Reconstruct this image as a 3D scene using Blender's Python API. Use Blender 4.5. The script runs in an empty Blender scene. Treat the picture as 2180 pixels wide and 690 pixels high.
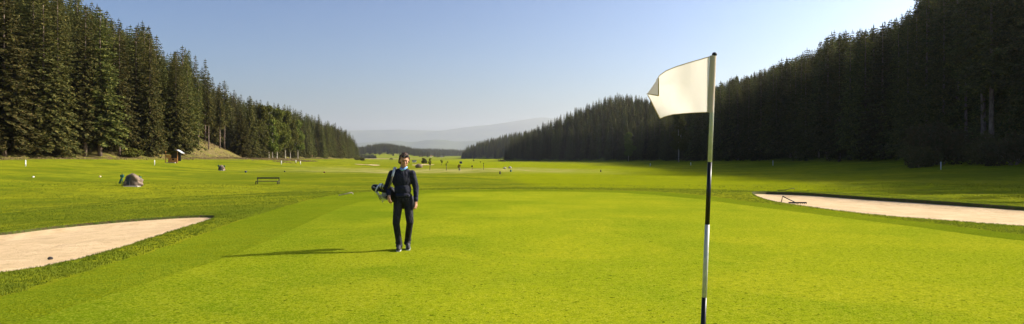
import bpy, math, random
import numpy as np
from mathutils import Vector, Matrix, noise
from mathutils.geometry import delaunay_2d_cdt
R = math.radians
rnd = random.Random(7)
rng = np.random.default_rng(7)
sc = bpy.context.scene
col = sc.collection

# ---------------------------------------------------------------- camera, world, sun, exposure
F = 1453.0; CX = 1090.0; HY = 332.0; CH = 1.75
cam_d = bpy.data.cameras.new('camera'); cam = bpy.data.objects.new('camera', cam_d); col.objects.link(cam)
cam.location = (0, 0, CH); cam.rotation_euler = (R(90), 0, 0)
cam_d.sensor_width = 36; cam_d.lens = 36 * F / 2180; cam_d.shift_y = -13 / 2180
cam_d.clip_start = 0.05; cam_d.clip_end = 90000
sc.camera = cam
SUN_EL, SUN_FWD = 30.0, 14.0            # elevation; degrees forward of +X
sdir = Vector((math.cos(R(SUN_EL)) * math.cos(R(SUN_FWD)), math.cos(R(SUN_EL)) * math.sin(R(SUN_FWD)), math.sin(R(SUN_EL))))
w = bpy.data.worlds.new('World'); sc.world = w; w.use_nodes = True
nt = w.node_tree; bg = nt.nodes['Background']
sky = nt.nodes.new('ShaderNodeTexSky'); sky.sky_type = 'NISHITA'; sky.sun_disc = False
sky.sun_elevation = R(SUN_EL); sky.sun_rotation = R(90 - SUN_FWD)
sky.air_density = 1.0; sky.dust_density = 4; sky.ozone_density = 3; sky.altitude = 600
gm = nt.nodes.new('ShaderNodeGamma'); gm.inputs[1].default_value = 1.7; nt.links.new(sky.outputs[0], gm.inputs[0])
nt.links.new(gm.outputs[0], bg.inputs[0]); bg.inputs[1].default_value = 0.0325
sl = bpy.data.lights.new('sun', 'SUN'); sl.energy = 4.0; sl.angle = R(0.5); sl.color = (1.0, 0.93, 0.80)
so = bpy.data.objects.new('sun', sl); col.objects.link(so); so.rotation_euler = sdir.to_track_quat('Z', 'Y').to_euler()
sc.view_settings.view_transform = 'Standard'; sc.view_settings.look = 'None'
sc.view_settings.gamma = 1; sc.view_settings.use_curve_mapping = False
sc.view_settings.exposure = 0.85
sc.render.engine = 'CYCLES'
cy = sc.cycles
cy.use_denoising = True
try: cy.denoiser = 'OPENIMAGEDENOISE'
except Exception: pass
cy.max_bounces = 6; cy.diffuse_bounces = 2; cy.glossy_bounces = 1; cy.transmission_bounces = 3; cy.volume_bounces = 0
cy.transparent_max_bounces = 4; cy.caustics_reflective = False; cy.caustics_refractive = False
cy.sample_clamp_indirect = 4; cy.adaptive_threshold = .005
try: cy.denoising_prefilter = 'ACCURATE'
except Exception: pass

# ---------------------------------------------------------------- materials
class NB:
    def __init__(s, name):
        m = s.m = bpy.data.materials.new(name); m.use_nodes = True
        s.t = m.node_tree; s.n = s.t.nodes; s.b = s.n['Principled BSDF']
        s.b.inputs['Roughness'].default_value = 0.85
        s.b.inputs['Specular IOR Level'].default_value = 0.25
        s.co = s.n.new('ShaderNodeNewGeometry').outputs['Position']
    def lk(s, a, b): s.t.links.new(a, b)
    def obj_co(s): s.co = s.n.new('ShaderNodeTexCoord').outputs['Object']; return s
    def noise(s, scale, detail=3, rough=.6, vec=None, dist=0):
        n = s.n.new('ShaderNodeTexNoise'); n.inputs['Scale'].default_value = scale; n.inputs['Detail'].default_value = detail
        n.inputs['Roughness'].default_value = rough; n.inputs['Distortion'].default_value = dist
        s.lk(vec or s.co, n.inputs['Vector']); return n.outputs['Fac']
    def mapped(s, sc_, rot=0):
        n = s.n.new('ShaderNodeMapping'); n.inputs['Scale'].default_value = sc_; n.inputs['Rotation'].default_value = (0, 0, rot)
        s.lk(s.co, n.inputs['Vector']); return n.outputs[0]
    def attr(s, name):
        n = s.n.new('ShaderNodeAttribute'); n.attribute_name = name; return n.outputs['Fac']
    def rng(s, f, a, b, c=0., d=1.):
        n = s.n.new('ShaderNodeMapRange'); n.inputs[1].default_value = a; n.inputs[2].default_value = b
        n.inputs[3].default_value = c; n.inputs[4].default_value = d; s.lk(f, n.inputs[0]); return n.outputs[0]
    def mix(s, f, a, b, mode='MIX'):
        n = s.n.new('ShaderNodeMix'); n.data_type = 'RGBA'; n.blend_type = mode
        if isinstance(f, (int, float)): n.inputs[0].default_value = f
        else: s.lk(f, n.inputs[0])
        for i, v in ((6, a), (7, b)):
            if isinstance(v, tuple): n.inputs[i].default_value = (*v[:3], 1)
            else: s.lk(v, n.inputs[i])
        return n.outputs[2]
    def math(s, op, a, b=0.5):
        n = s.n.new('ShaderNodeMath'); n.operation = op
        for i, v in ((0, a), (1, b)):
            if isinstance(v, (int, float)): n.inputs[i].default_value = v
            else: s.lk(v, n.inputs[i])
        return n.outputs[0]
    def rand(s): return s.n.new('ShaderNodeObjectInfo').outputs['Random']
    def bump(s, h, strength=.5, dist=.05):
        n = s.n.new('ShaderNodeBump'); n.inputs['Strength'].default_value = strength; n.inputs['Distance'].default_value = dist
        s.lk(h, n.inputs['Height']); s.lk(n.outputs[0], s.b.inputs['Normal']); return s
    def done(s, c=None, rough=None, spec=None):
        if c is not None:
            if isinstance(c, tuple): s.b.inputs['Base Color'].default_value = (*c[:3], 1)
            else: s.lk(c, s.b.inputs['Base Color'])
        if rough is not None: s.b.inputs['Roughness'].default_value = rough
        if spec is not None: s.b.inputs['Specular IOR Level'].default_value = spec
        return s.m
    def translucent(s, f, c):
        tr = s.n.new('ShaderNodeBsdfTranslucent'); mx = s.n.new('ShaderNodeMixShader'); mx.inputs[0].default_value = f
        if isinstance(c, tuple): tr.inputs[0].default_value = (*c, 1)
        else: s.lk(c, tr.inputs[0])
        s.lk(s.b.outputs[0], mx.inputs[1]); s.lk(tr.outputs[0], mx.inputs[2]); s.lk(mx.outputs[0], s.n['Material Output'].inputs[0])

def simple(name, c, rough=.7, var=.25, scale=8., spec=.3, bump=0., obj=True):
    b = NB(name)
    if obj: b.obj_co()
    f = b.noise(scale, 4)
    d = tuple(max(0, x * (1 - var)) for x in c); l = tuple(min(1, x * (1 + var)) for x in c)
    cc = b.mix(b.rng(f, .3, .7), d, l)
    if bump: b.bump(f, bump, .02)
    return b.done(cc, rough, spec)

# green
b = NB('putting_turf')
fine = b.noise(11, 6, .9); mid = b.noise(2.2, 4, .6); big = b.noise(.22, 3, .55)
strp = b.noise(1, 2, .5, vec=b.mapped((.9, .10, 1), R(12)))
c = b.mix(b.rng(big, .38, .62), (.170, .245, .004), (.290, .325, .006))
c = b.mix(b.rng(strp, .42, .6, 0, .45), c, (.22, .27, .004)); c = b.mix(b.rng(b.noise(.35, 4, .6, dist=1.2), .48, .62, 0, .5), c, (.40, .385, .012))
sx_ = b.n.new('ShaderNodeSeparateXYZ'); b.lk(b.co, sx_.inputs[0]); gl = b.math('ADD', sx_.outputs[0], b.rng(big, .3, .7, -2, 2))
c = b.mix(b.rng(mid, .35, .75, 0, .35), c, (.36, .36, .012))
c = b.mix(b.rng(fine, .47, .60, 0, .8), c, (.11, .16, .003)); c = b.mix(b.rng(b.noise(17, 5, .9), .52, .62, 0, .6), c, (.44, .43, .04)); u_f = b.noise(55, 2, .6); c = b.mix(b.rng(u_f, .50, .62, 0, .6), c, (.09, .13, .003)); c = b.mix(b.rng(u_f, .48, .38, 0, .4), c, (.46, .44, .05))
c = b.mix(b.rng(b.noise(13, 2, .5), .67, .70, 0, .8), c, (.05, .07, .003)); c = b.mix(b.rng(gl, 0, -5.0, 0, 1), c, (.68, .76, .8), 'MULTIPLY')  # left side darkened in the colour, standing in for turf sloping off the sun
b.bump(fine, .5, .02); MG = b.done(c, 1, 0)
# collar
b = NB('collar_turf')
fine = b.noise(24, 4, .75); mid = b.noise(1.6, 5, .65); big = b.noise(.25, 3)
c = b.mix(b.rng(big, .35, .65), (.15, .195, .005), (.22, .25, .008))
c = b.mix(b.rng(mid, .4, .7, 0, .5), c, (.21, .28, .015))
c = b.mix(b.rng(fine, .47, .58, 0, .6), c, (.05, .085, .004)); c = b.mix(b.rng(b.noise(5, 5, .8), .5, .62, 0, .5), c, (.075, .14, .006)); c = b.mix(b.rng(b.noise(40, 3, .7), .54, .64, 0, .6), c, (.28, .33, .03))
b.bump(fine, .9, .04); MC = b.done(c, 1, 0)
# rough / fairway ground
b = NB('meadow_turf')
fine = b.noise(14, 5, .78); mid = b.noise(.9, 6, .68); big = b.noise(.07, 4, .6)
str1 = b.noise(1, 5, .7, vec=b.mapped((.045, .26, 1)), dist=.5)
c = b.mix(b.rng(big, .38, .62), (.145, .19, .008), (.235, .26, .014))
c = b.mix(b.rng(str1, .40, .58, 0, .8), c, (.285, .285, .012))
c = b.mix(b.rng(mid, .46, .68, 0, .7), c, (.10, .13, .010))
lb = b.noise(1, 4, .6, vec=b.mapped((.016, .085, 1), .15), dist=.8); c = b.mix(b.rng(lb, .50, .60, 0, .55), c, (.10, .135, .010))
c = b.mix(b.attr('fair'), c, b.mix(b.rng(mid, .35, .7), (.285, .315, .006), (.225, .265, .006)))
dryc = b.mix(b.rng(mid, .35, .65), (.25, .18, .085), (.11, .085, .035))
dmask = b.math('MULTIPLY', b.attr('dry'), b.rng(b.noise(.5, 5, .7), .30, .52))
c = b.mix(dmask, c, dryc)
c = b.mix(b.rng(fine, .46, .64, 0, .6), c, b.mix(.6, c, (.03, .05, .003)))
c = b.mix(b.attr('field'), c, (.42, .30, .20)); c = b.mix(b.math('MULTIPLY', b.attr('straw'), b.rng(b.noise(.25, 4, .7), .35, .6)), c, (.40, .35, .13))
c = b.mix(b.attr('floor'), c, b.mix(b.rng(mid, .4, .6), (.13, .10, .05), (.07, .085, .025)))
b.bump(b.math('ADD', fine, b.math('MULTIPLY', mid, 3)), .6, .07); MR = b.done(c, 1, 0)
# sand
b = NB('bunker_sand')
fine = b.noise(30, 5, .8); mid = b.noise(1.4, 5, .6, dist=.6); foot = b.noise(1, 4, .7, vec=b.mapped((2.0, 3.2, 1)))
c = b.mix(b.rng(mid, .35, .7), (.60, .43, .23), (.74, .55, .31))
c = b.mix(b.rng(foot, .56, .66, 0, .6), c, (.46, .31, .15)); c = b.mix(b.rng(b.noise(7, 3, .6), .64, .70, 0, .7), c, (.38, .25, .10))
c = b.mix(b.rng(fine, .5, .8, 0, .35), c, (.45, .32, .2))
b.bump(b.math('ADD', fine, b.math('MULTIPLY', foot, 3)), .45, .05); MS = b.done(c, .95, .1)
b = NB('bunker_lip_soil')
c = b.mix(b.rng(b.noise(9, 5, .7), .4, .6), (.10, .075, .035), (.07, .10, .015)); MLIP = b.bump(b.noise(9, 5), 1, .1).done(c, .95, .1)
# foliage
def foliage(name, a, bb, tip, tr=.25, sc1=.9, trunk=False):
    b = NB(name)
    f = b.noise(sc1, 4, .7)
    c = b.mix(b.rng(f, .35, .65), a, bb)
    c = b.mix(b.rng(b.noise(2.6, 3, .7), .5, .68, 0, .85), c, tip)
    hsv = b.n.new('ShaderNodeHueSaturation'); b.lk(c, hsv.inputs['Color'])
    b.lk(b.rng(b.rand(), 0, 1, .70, 1.35), hsv.inputs['Value']); b.lk(b.rng(b.rand(), 0, 1, .475, .52), hsv.inputs['Hue'])
    m = b.done(hsv.outputs[0], .8, .15)
    if tr: b.translucent(tr, hsv.outputs[0])
    return m
M_SPR = foliage('spruce_needles', (.036, .048, .011), (.090, .095, .020), (.25, .19, .045), .26)
M_DEC = foliage('broad_leaves', (.075, .105, .012), (.12, .13, .02), (.19, .15, .025), .3)
M_BUSH = foliage('bush_leaves', (.075, .085, .025), (.12, .11, .035), (.20, .13, .05), .25)
M_WEED = foliage('dry_weeds', (.22, .17, .08), (.30, .22, .11), (.12, .16, .03), .25)
b = NB('grass_blades'); f = b.noise(.5, 3); c = b.mix(b.rng(f, .35, .65), (.11, .155, .008), (.20, .235, .015)); b.done(c, .8, .15); b.translucent(.35, c); M_BLADE = b.m
b = NB('spruce_bark').obj_co(); f = b.noise(1, 4, .7, vec=b.mapped((6, 6, 1.2)))
M_BARK = b.bump(f, .8, .05).done(b.mix(b.rng(f, .35, .65), (.10, .07, .055), (.26, .20, .16)), .95, .1)
M_PALE = simple('pale_bark', (.36, .31, .25), .9, .5, 3)
M_ROCK = simple('grey_boulder', (.20, .145, .10), .9, .5, 3, bump=.6)
M_SLATE = simple('dark_plate', (.045, .05, .05), .6, .3, 6)
M_WHITE = simple('white_paint', (.75, .75, .73), .5, .06, 6)
M_BLACK = simple('black_paint', (.012, .012, .013), .35, .2, 6)
M_DKWOOD = simple('weathered_wood', (.045, .04, .035), .7, .3, 9)
M_TIMBER = simple('orange_timber', (.50, .22, .06), .6, .35, 4)
M_LOG = simple('cut_logs', (.45, .22, .10), .8, .5, 2)
M_TEAL = simple('teal_plastic', (.01, .10, .075), .45, .2, 6)
M_BLUE = simple('dark_blue_cover', (.03, .05, .12), .6, .2, 6)
M_YEL = simple('yellow_piping', (.40, .30, .04), .6, .1, 20)
M_STONE = simple('pale_stone', (.42, .38, .33), .8, .2, 3)
M_METAL = simple('dull_steel', (.35, .36, .38), .3, .2, 10); M_METAL.node_tree.nodes['Principled BSDF'].inputs['Metallic'].default_value = .9
M_RAKE = simple('pinkish_grey_handle', (.55, .45, .38), .5, .1, 9)
M_ROOF = simple('pale_roof_sheet', (.55, .55, .55), .5, .15, 4)
M_RED = simple('red_roof_tiles', (.30, .10, .06), .8, .2, 2)

M_STK = simple('off_white', (.50, .51, .46), .35, .1, 20)
# ---------------------------------------------------------------- mesh helpers
def tag(o, label=None, cat=None, group=None, kind=None):
    for k, v in (('label', label), ('category', cat), ('group', group), ('kind', kind)):
        if v: o[k] = v
    return o
def empty(name, loc=(0, 0, 0), rz=0, label=None, cat=None, group=None, s=1):
    o = bpy.data.objects.new(name, None); col.objects.link(o); o.location = loc; o.rotation_euler = (0, 0, rz); o.scale = (s, s, s)
    o.empty_display_size = .2
    return tag(o, label, cat, group)
def np_mesh(name, V, Fq, mats, smooth=False, midx=None):
    V = np.asarray(V, dtype=np.float32); Fq = np.asarray(Fq, dtype=np.int32); k = Fq.shape[1]
    me = bpy.data.meshes.new(name); me.vertices.add(len(V)); me.vertices.foreach_set('co', V.ravel())
    me.loops.add(Fq.size); me.loops.foreach_set('vertex_index', Fq.ravel())
    me.polygons.add(len(Fq)); me.polygons.foreach_set('loop_start', np.arange(len(Fq), dtype=np.int32) * k)
    if midx is not None: me.polygons.foreach_set('material_index', np.asarray(midx, dtype=np.int32))
    me.polygons.foreach_set('use_smooth', np.full(len(Fq), smooth))
    for m in (mats if isinstance(mats, (list, tuple)) else [mats]): me.materials.append(m)
    me.update(calc_edges=True); return me
def link(name, me, parent=None):
    o = bpy.data.objects.new(name, me); col.objects.link(o)
    if parent is not None: o.parent = parent
    return o
class MB:
    def __init__(s): s.v = []; s.f = []
    def add(s, v, f):
        k = len(s.v); s.v += [tuple(p) for p in v]; s.f += [tuple(i + k for i in q) for q in f]; return s
    def box(s, c, d, rot=None, bev=0):
        x, y, z = (q / 2 for q in d)
        v = [Vector((i * x, j * y, k * z)) for i in (-1, 1) for j in (-1, 1) for k in (-1, 1)]
        if rot is not None: v = [rot @ p for p in v]
        v = [p + Vector(c) for p in v]
        return s.add(v, [(0, 1, 3, 2), (4, 6, 7, 5), (0, 4, 5, 1), (2, 3, 7, 6), (0, 2, 6, 4), (1, 5, 7, 3)])
    def tube(s, pts, rad, n=8, cap=True, flat=(1, 1)):
        pts = [Vector(p) for p in pts]; rad = rad if isinstance(rad, (list, tuple)) else [rad] * len(pts)
        vs = []; up = None
        for i, p in enumerate(pts):
            d = (pts[min(i + 1, len(pts) - 1)] - pts[max(i - 1, 0)]).normalized()
            if up is None: up = Vector((0, 0, 1)) if abs(d.z) < .9 else Vector((0, 1, 0))
            a = d.cross(up).normalized(); bb = a.cross(d).normalized(); up = bb
            for k in range(n):
                t = 2 * math.pi * k / n; vs.append(p + a * math.cos(t) * rad[i] * flat[0] + bb * math.sin(t) * rad[i] * flat[1])
        fs = [(i * n + k, i * n + (k + 1) % n, (i + 1) * n + (k + 1) % n, (i + 1) * n + k) for i in range(len(pts) - 1) for k in range(n)]
        if cap: fs += [tuple(range(n - 1, -1, -1)), tuple((len(pts) - 1) * n + k for k in range(n))]
        return s.add(vs, fs)
    def ball(s, c, r, rot=None, n=12, m=8):
        r = r if isinstance(r, (tuple, list)) else (r, r, r); vs = []; fs = []
        for j in range(m + 1):
            ph = math.pi * j / m
            for k in range(n):
                th = 2 * math.pi * k / n
                p = Vector((r[0] * math.sin(ph) * math.cos(th), r[1] * math.sin(ph) * math.sin(th), r[2] * math.cos(ph)))
                if rot is not None: p = rot @ p
                vs.append(p + Vector(c))
        for j in range(m):
            for k in range(n): fs.append((j * n + k, (j + 1) * n + k, (j + 1) * n + (k + 1) % n, j * n + (k + 1) % n))
        return s.add(vs, fs)
    def cap(s, p0, p1, r0, r1, n=14, sq=1.0, ax=None):
        p0 = Vector(p0); p1 = Vector(p1); L = (p1 - p0).length; d = (p1 - p0).normalized(); pts = []; rr = []
        for k in range(5): t = k / 4 * math.pi / 2; pts.append(p0 - d * r0 * math.cos(t)); rr.append(max(r0 * math.sin(t), 1e-4))
        for k in range(5): t = k / 4 * math.pi / 2; pts.append(p1 + d * r1 * math.sin(t)); rr.append(max(r1 * math.cos(t), 1e-4))
        return s.tube(pts, rr, n)
    def mesh(s, name, mat, smooth=False, bevel=0):
        me = bpy.data.meshes.new(name); me.from_pydata([tuple(p) for p in s.v], [], s.f); me.materials.append(mat)
        me.polygons.foreach_set('use_smooth', [smooth] * len(me.polygons)); me.update(); return me
    def build(s, name, mat, parent=None, smooth=False, bevel=0):
        o = link(name, s.mesh(name, mat, smooth), parent)
        if bevel:
            md = o.modifiers.new('bevel', 'BEVEL'); md.width = bevel; md.segments = 2; md.limit_method = 'ANGLE'
        return o
def remeshed(mb, name, mat, parent, voxel=.006, smooth=4):
    o = link('tmp', mb.mesh(name, mat)); md = o.modifiers.new('r', 'REMESH'); md.mode = 'VOXEL'; md.voxel_size = voxel
    if smooth: sm = o.modifiers.new('s', 'SMOOTH'); sm.factor = .5; sm.iterations = smooth
    dg = bpy.context.evaluated_depsgraph_get(); dg.update(); me = bpy.data.meshes.new_from_object(o.evaluated_get(dg))
    bpy.data.objects.remove(o)
    me.materials.clear(); me.materials.append(mat); me.polygons.foreach_set('use_smooth', [True] * len(me.polygons)); me.name = name
    return link(name, me, parent)

# ---------------------------------------------------------------- terrain height
def smooth01(t): t = np.clip(t, 0, 1); return t * t * (3 - 2 * t)
def flat_pt(px, py, z=0.):   # point on the level z plane
    Y = (CH - z) * F / (py - HY); return ((px - CX) / F * Y, Y)
def chaikin(P, n=2):
    P = np.array(P, float)
    for _ in range(n):
        Q = np.roll(P, -1, 0); P = np.stack([P * .75 + Q * .25, P * .25 + Q * .75], 1).reshape(-1, 2)
    return P
def sdist(P, x, y):          # signed distance, negative inside
    x = np.asarray(x, float); y = np.asarray(y, float); d = np.full(x.shape, 1e9); ins = np.zeros(x.shape, bool)
    for (ax, ay), (bx, by) in zip(P, np.roll(P, -1, 0)):
        ex, ey = bx - ax, by - ay; t = np.clip(((x - ax) * ex + (y - ay) * ey) / (ex * ex + ey * ey + 1e-12), 0, 1)
        d = np.minimum(d, np.hypot(x - ax - t * ex, y - ay - t * ey))
        cnd = ((ay > y) != (by > y)); ins ^= cnd & (x < (bx - ax) * (y - ay) / (by - ay + 1e-12) + ax)
    return np.where(ins, -d, d)
gp = [(60, 686), (245, 626), (320, 603), (501, 543), (600, 500), (680, 462), (745, 434), (820, 419), (910, 411), (1000, 407.5), (1200, 407.5), (1350, 411), (1480, 423), (1590, 438), (1700, 452), (1850, 471), (2000, 490), (2180, 516)]
GREEN = [flat_pt(*p) for p in gp] + [(14.5, 8.5), (13.5, 1.5), (7, -5), (-1.5, -3.5), (-5.2, 1.5), (-5.3, 5.5)]
GREEN = chaikin(GREEN, 2)
cp = [(-10, 640), (150, 590), (300, 545), (420, 505), (520, 466), (640, 428), (730, 410), (850, 403.5), (1000, 402), (1200, 402.5), (1380, 406), (1500, 415), (1600, 431), (1720, 443), (1850, 461), (2000, 477), (2180, 503)]
COLLAR = [flat_pt(*p) for p in cp] + [(16.5, 8.2), (15, 0), (7.5, -6.5), (-2.5, -5), (-7.4, 0), (-7.3, 5)]
COLLAR = chaikin(COLLAR, 2)
YL = [-50, 40, 105, 125, 150, 175, 200, 230, 260, 330, 363, 450, 700, 900, 1200, 1700, 2500, 9000]
XL = [-80, -77, -79, -77, -71, -74, -78, -91, -110, -117, -114, -122, -157, -240, -420, -900, -1700, -8000]
YR = [-50, 60, 106, 140, 215, 300, 400, 480, 560, 640, 680, 740, 820, 900, 1100, 1230, 1400, 1600, 2000, 9000]
XR = [95, 82, 80, 78, 75, 79, 82, 71, 42, 8, -7, 22, 62, 70, 20, -82, -108, 60, 400, 8000]
def edgeL(y): return np.interp(y, YL, XL)
def edgeR(y): return np.interp(y, YR, XR)
def h0(x, y):
    x = np.asarray(x, float); y = np.asarray(y, float)
    dg = sdist(GREEN, x, y)
    z = -.85 * smooth01(dg / 24.)
    z = z - .0043 * np.clip(y - 100, 0, 700)
    out = smooth01(dg / 15)
    z += (.035 + .10 * out) * (np.sin(x * .19 + 1.3) * np.sin(y * .13 + .4) + .6 * np.sin(x * .07 - y * .05 + 2)) * (.3 + .7 * out)
    z += .06 * out * np.sin(x * .55 + np.sin(y * .3) * 1.5) * np.sin(y * .41)
    # the putting surface dips very slightly to the left and rises to the back
    dl = edgeL(y) - x
    z += 2.3 * smooth01((dl + 48) / 48.)
    capL = np.interp(y, [0, 220, 300, 450, 700, 1200], [34, 28, 16, 14, 9, 9]); dd = np.clip(dl, 0, None)
    z += capL * (1 - np.exp(-.48 * dd / capL)) + .0 * dd
    dr = x - edgeR(y)
    z += 1.9 * smooth01((dr + 38) / 40.) * np.interp(y, [0, 300, 600], [1, .7, .2])
    capR = np.interp(y, [0, 300, 450, 700, 900, 1300], [95, 85, 85, 80, 60, 58]); dd = np.clip(dr, 0, None)
    z += capR * (1 - np.exp(-np.interp(y, [0, 320, 440, 700, 900], [.42, .42, .57, .57, .42]) * dd / capR))
    # low wooded hills down the valley
    z += 24 * np.exp(-((x + 372) / 95) ** 2 - ((y - 2000) / 170) ** 2)
    z += (20 + 4 * np.sin(x * .012)) * np.exp(-((y - 3000) / 300) ** 2) * smooth01((x + 1100) / 300)
    return z
def hit_raw(px, py, hf=h0, y0=6.5, y1=8500):
    Y = y0 * (y1 / y0) ** np.linspace(0, 1, 2200); X = (px - CX) / F * Y; Z = CH + (HY - py) / F * Y
    below = Z < hf(X, Y); i = int(np.argmax(below)) if below.any() else len(Y) - 1
    return float(X[i]), float(Y[i])
bl = [(0, 500), (100, 486), (250, 472), (380, 463), (440, 460.5), (458, 462), (455, 467), (440, 473), (380, 491), (250, 534), (150, 561), (0, 589)]
BUNK_L = [hit_raw(*p) for p in bl]
BUNK_L = chaikin(BUNK_L + [(BUNK_L[-1][0] - 2.5, BUNK_L[-1][1] - 1.6), (BUNK_L[0][0] - 5, BUNK_L[-1][1] + .3), (BUNK_L[0][0] - 5.5, BUNK_L[0][1] - 1.5), (BUNK_L[0][0] - 2.5, BUNK_L[0][1] - .2)], 2)
br = [(1598, 411), (1700, 414), (1850, 424), (2000, 434), (2180, 447)]
brn = [(2180, 482), (2000, 468), (1850, 457), (1720, 440), (1640, 428), (1606, 417)]
A_ = [hit_raw(*p) for p in br]; B_ = [hit_raw(*p) for p in brn]
BUNK_R = chaikin(A_ + [(A_[-1][0] + 2.0, A_[-1][1] - .9), (B_[0][0] + 3.6, B_[0][1] + .4), (B_[0][0] + 1.6, B_[0][1] - 1.0)] + B_, 2)
def inset(P, d):
    n = len(P); out = []
    area = sum(P[i][0] * P[(i + 1) % n][1] - P[(i + 1) % n][0] * P[i][1] for i in range(n)); s = 1 if area > 0 else -1
    for i in range(n):
        a = P[i - 1]; c = P[(i + 1) % n]; t = np.array([c[0] - a[0], c[1] - a[1]]); t /= (np.hypot(*t) + 1e-9)
        out.append((P[i][0] - t[1] * d * s, P[i][1] + t[0] * d * s))
    return np.array(out)
def jitter(P, a, seed):
    r = np.random.default_rng(seed); return P + r.normal(0, a, P.shape)
def resample(P, step):
    out = []
    for a, bb in zip(P, np.roll(P, -1, 0)):
        L = np.hypot(*(bb - a)); k = max(1, int(round(L / step)))
        for i in range(k): out.append(a + (bb - a) * i / k)
    return np.array(out)
BUNK_L = jitter(resample(BUNK_L, .25), .012, 1); BUNK_R = jitter(resample(BUNK_R, .3), .018, 2)
BL_IN = inset(BUNK_L, .06); BR_IN = inset(BUNK_R, .10)
DEPL, DEPR = .10, .14
_ab = [((a_[0] + b_[0]) / 2, (a_[1] + b_[1]) / 2) for a_, b_ in zip(A_, B_[::-1])]; CRX = [p[0] for p in _ab]; CRY = [p[1] for p in _ab]
_lo = [hit_raw(*p) for p in ((0, 540), (120, 520), (250, 500), (350, 482), (458, 464))]; CLX = [p[0] for p in _lo]; CLY = [p[1] for p in _lo]
def h(x, y):
    z = h0(x, y); x = np.asarray(x, float); y = np.asarray(y, float)
    near = (y < 60) & (np.abs(x) < 60)
    if near.any():
        for P, dep, yc in ((BL_IN, DEPL, np.interp(x, CLX, CLY)), (BR_IN, DEPR, np.interp(x, CRX, CRY))):
            d = sdist(P, x, y); ins = d < 1e-5
            z = np.where(ins, z - .012 - dep * smooth01((y - yc + .5) / 1.4) * smooth01(.25 - d / 1.2), z)
        # raised lip on the far side of the right bunker
        d = sdist(BUNK_R, x, y); z = z + np.where(d >= -1e-5, .10 * np.exp(-(np.clip(d, 0, None) / 1.6) ** 2) * smooth01((y - np.interp(x, CRX, CRY) + .3) / .8), 0)
        d = sdist(BUNK_L, x, y); z = z + np.where(d >= -1e-5, .04 * np.exp(-(np.clip(d, 0, None) / .8) ** 2), 0)
    return z
def hz(x, y): return float(h(np.array([x]), np.array([y]))[0])
def hit(px, py, y0=6.5):
    x, y = hit_raw(px, py, h, y0); return (x, y, hz(x, y))

# ---------------------------------------------------------------- ground: one triangulation split into ground, green, collar, bunkers
pts = []
r = 2.2
while r < 24500:
    for a in np.arange(-48, 48.01, .8): pts.append((r * math.sin(R(a)), r * math.cos(R(a))))
    for a in np.arange(54, 306.1, 6 if r > 12 else 12): pts.append((r * math.sin(R(a)), r * math.cos(R(a))))
    r *= 1.04
pts = np.array(pts) + rng.normal(0, 1e-3, (len(pts), 2))
loops = [jitter(resample(GREEN, .12), .012, 8), jitter(resample(COLLAR, .25), .045, 9), BUNK_L, BL_IN, BUNK_R, BR_IN]
keep = np.ones(len(pts), bool)
for L in loops:
    nb = (np.abs(pts[:, 0]) < 45) & (np.abs(pts[:, 1]) < 60); idx = np.where(nb)[0]
    keep[idx[np.abs(sdist(L, pts[idx, 0], pts[idx, 1])) < .08]] = False
pts = pts[keep]
# extra points inside the bunkers
ex = []
for P in (BL_IN, BR_IN):
    gx, gy = np.meshgrid(np.arange(P[:, 0].min(), P[:, 0].max(), .45), np.arange(P[:, 1].min(), P[:, 1].max(), .45)); gx = gx.ravel(); gy = gy.ravel()
    m = sdist(P, gx, gy) < -.12; ex.append(np.stack([gx[m], gy[m]], 1) + rng.normal(0, .02, (m.sum(), 2)))
pts = np.vstack([pts] + ex)
allv = [Vector((float(a), float(c))) for a, c in pts]; edges = []
for L in loops:
    k = len(allv); n = len(L); allv += [Vector((float(a), float(c))) for a, c in L]; edges += [(k + i, k + (i + 1) % n) for i in range(n)]
ov, oe, of, _, _, _ = delaunay_2d_cdt(allv, edges, [], 0, 1e-5, True)
OV = np.array([(v.x, v.y) for v in ov]); OF = np.array([f for f in of if len(f) == 3])
cen = OV[OF].mean(1)
# keep CCW
a, c, d = OV[OF[:, 0]], OV[OF[:, 1]], OV[OF[:, 2]]
cr = (c[:, 0] - a[:, 0]) * (d[:, 1] - a[:, 1]) - (c[:, 1] - a[:, 1]) * (d[:, 0] - a[:, 0]); OF[cr < 0] = OF[cr < 0][:, ::-1]
nearc = (np.abs(cen[:, 0]) < 60) & (np.abs(cen[:, 1]) < 70)
def inside(P): m = np.zeros(len(cen), bool); m[nearc] = sdist(P, cen[nearc, 0], cen[nearc, 1]) < 0; return m
iG, iC = inside(GREEN), inside(COLLAR); iL, iLi, iR_, iRi = inside(BUNK_L), inside(BL_IN), inside(BUNK_R), inside(BR_IN)
Z = h(OV[:, 0], OV[:, 1])
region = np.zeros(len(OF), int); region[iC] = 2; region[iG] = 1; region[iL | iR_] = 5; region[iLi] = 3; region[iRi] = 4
def sub(name, sel, mat, kind='structure', extra=None):
    f = OF[sel]; u, inv = np.unique(f, return_inverse=True); V = np.column_stack([OV[u], Z[u]])
    me = np_mesh(name, V, inv.reshape(-1, 3), mat, True, None if extra is None else extra[sel]); o = link(name, me); o['kind'] = kind
    return o, u
tan = [(hit(955, 361), 26, 5.5), (hit(1010, 360), 14, 5), (hit(900, 365), 12, 3)]
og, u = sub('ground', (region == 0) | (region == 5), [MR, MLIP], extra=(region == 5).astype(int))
x, y = OV[u, 0], OV[u, 1]
dl = edgeL(y) - x; dr = x - edgeR(y)
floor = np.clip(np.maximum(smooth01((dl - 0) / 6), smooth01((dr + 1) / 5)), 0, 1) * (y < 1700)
dry = np.clip(smooth01((dl + np.interp(y, [0, 140, 200, 400], [9, 9, 22, 10])) / 5), 0, 1) * .9
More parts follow.
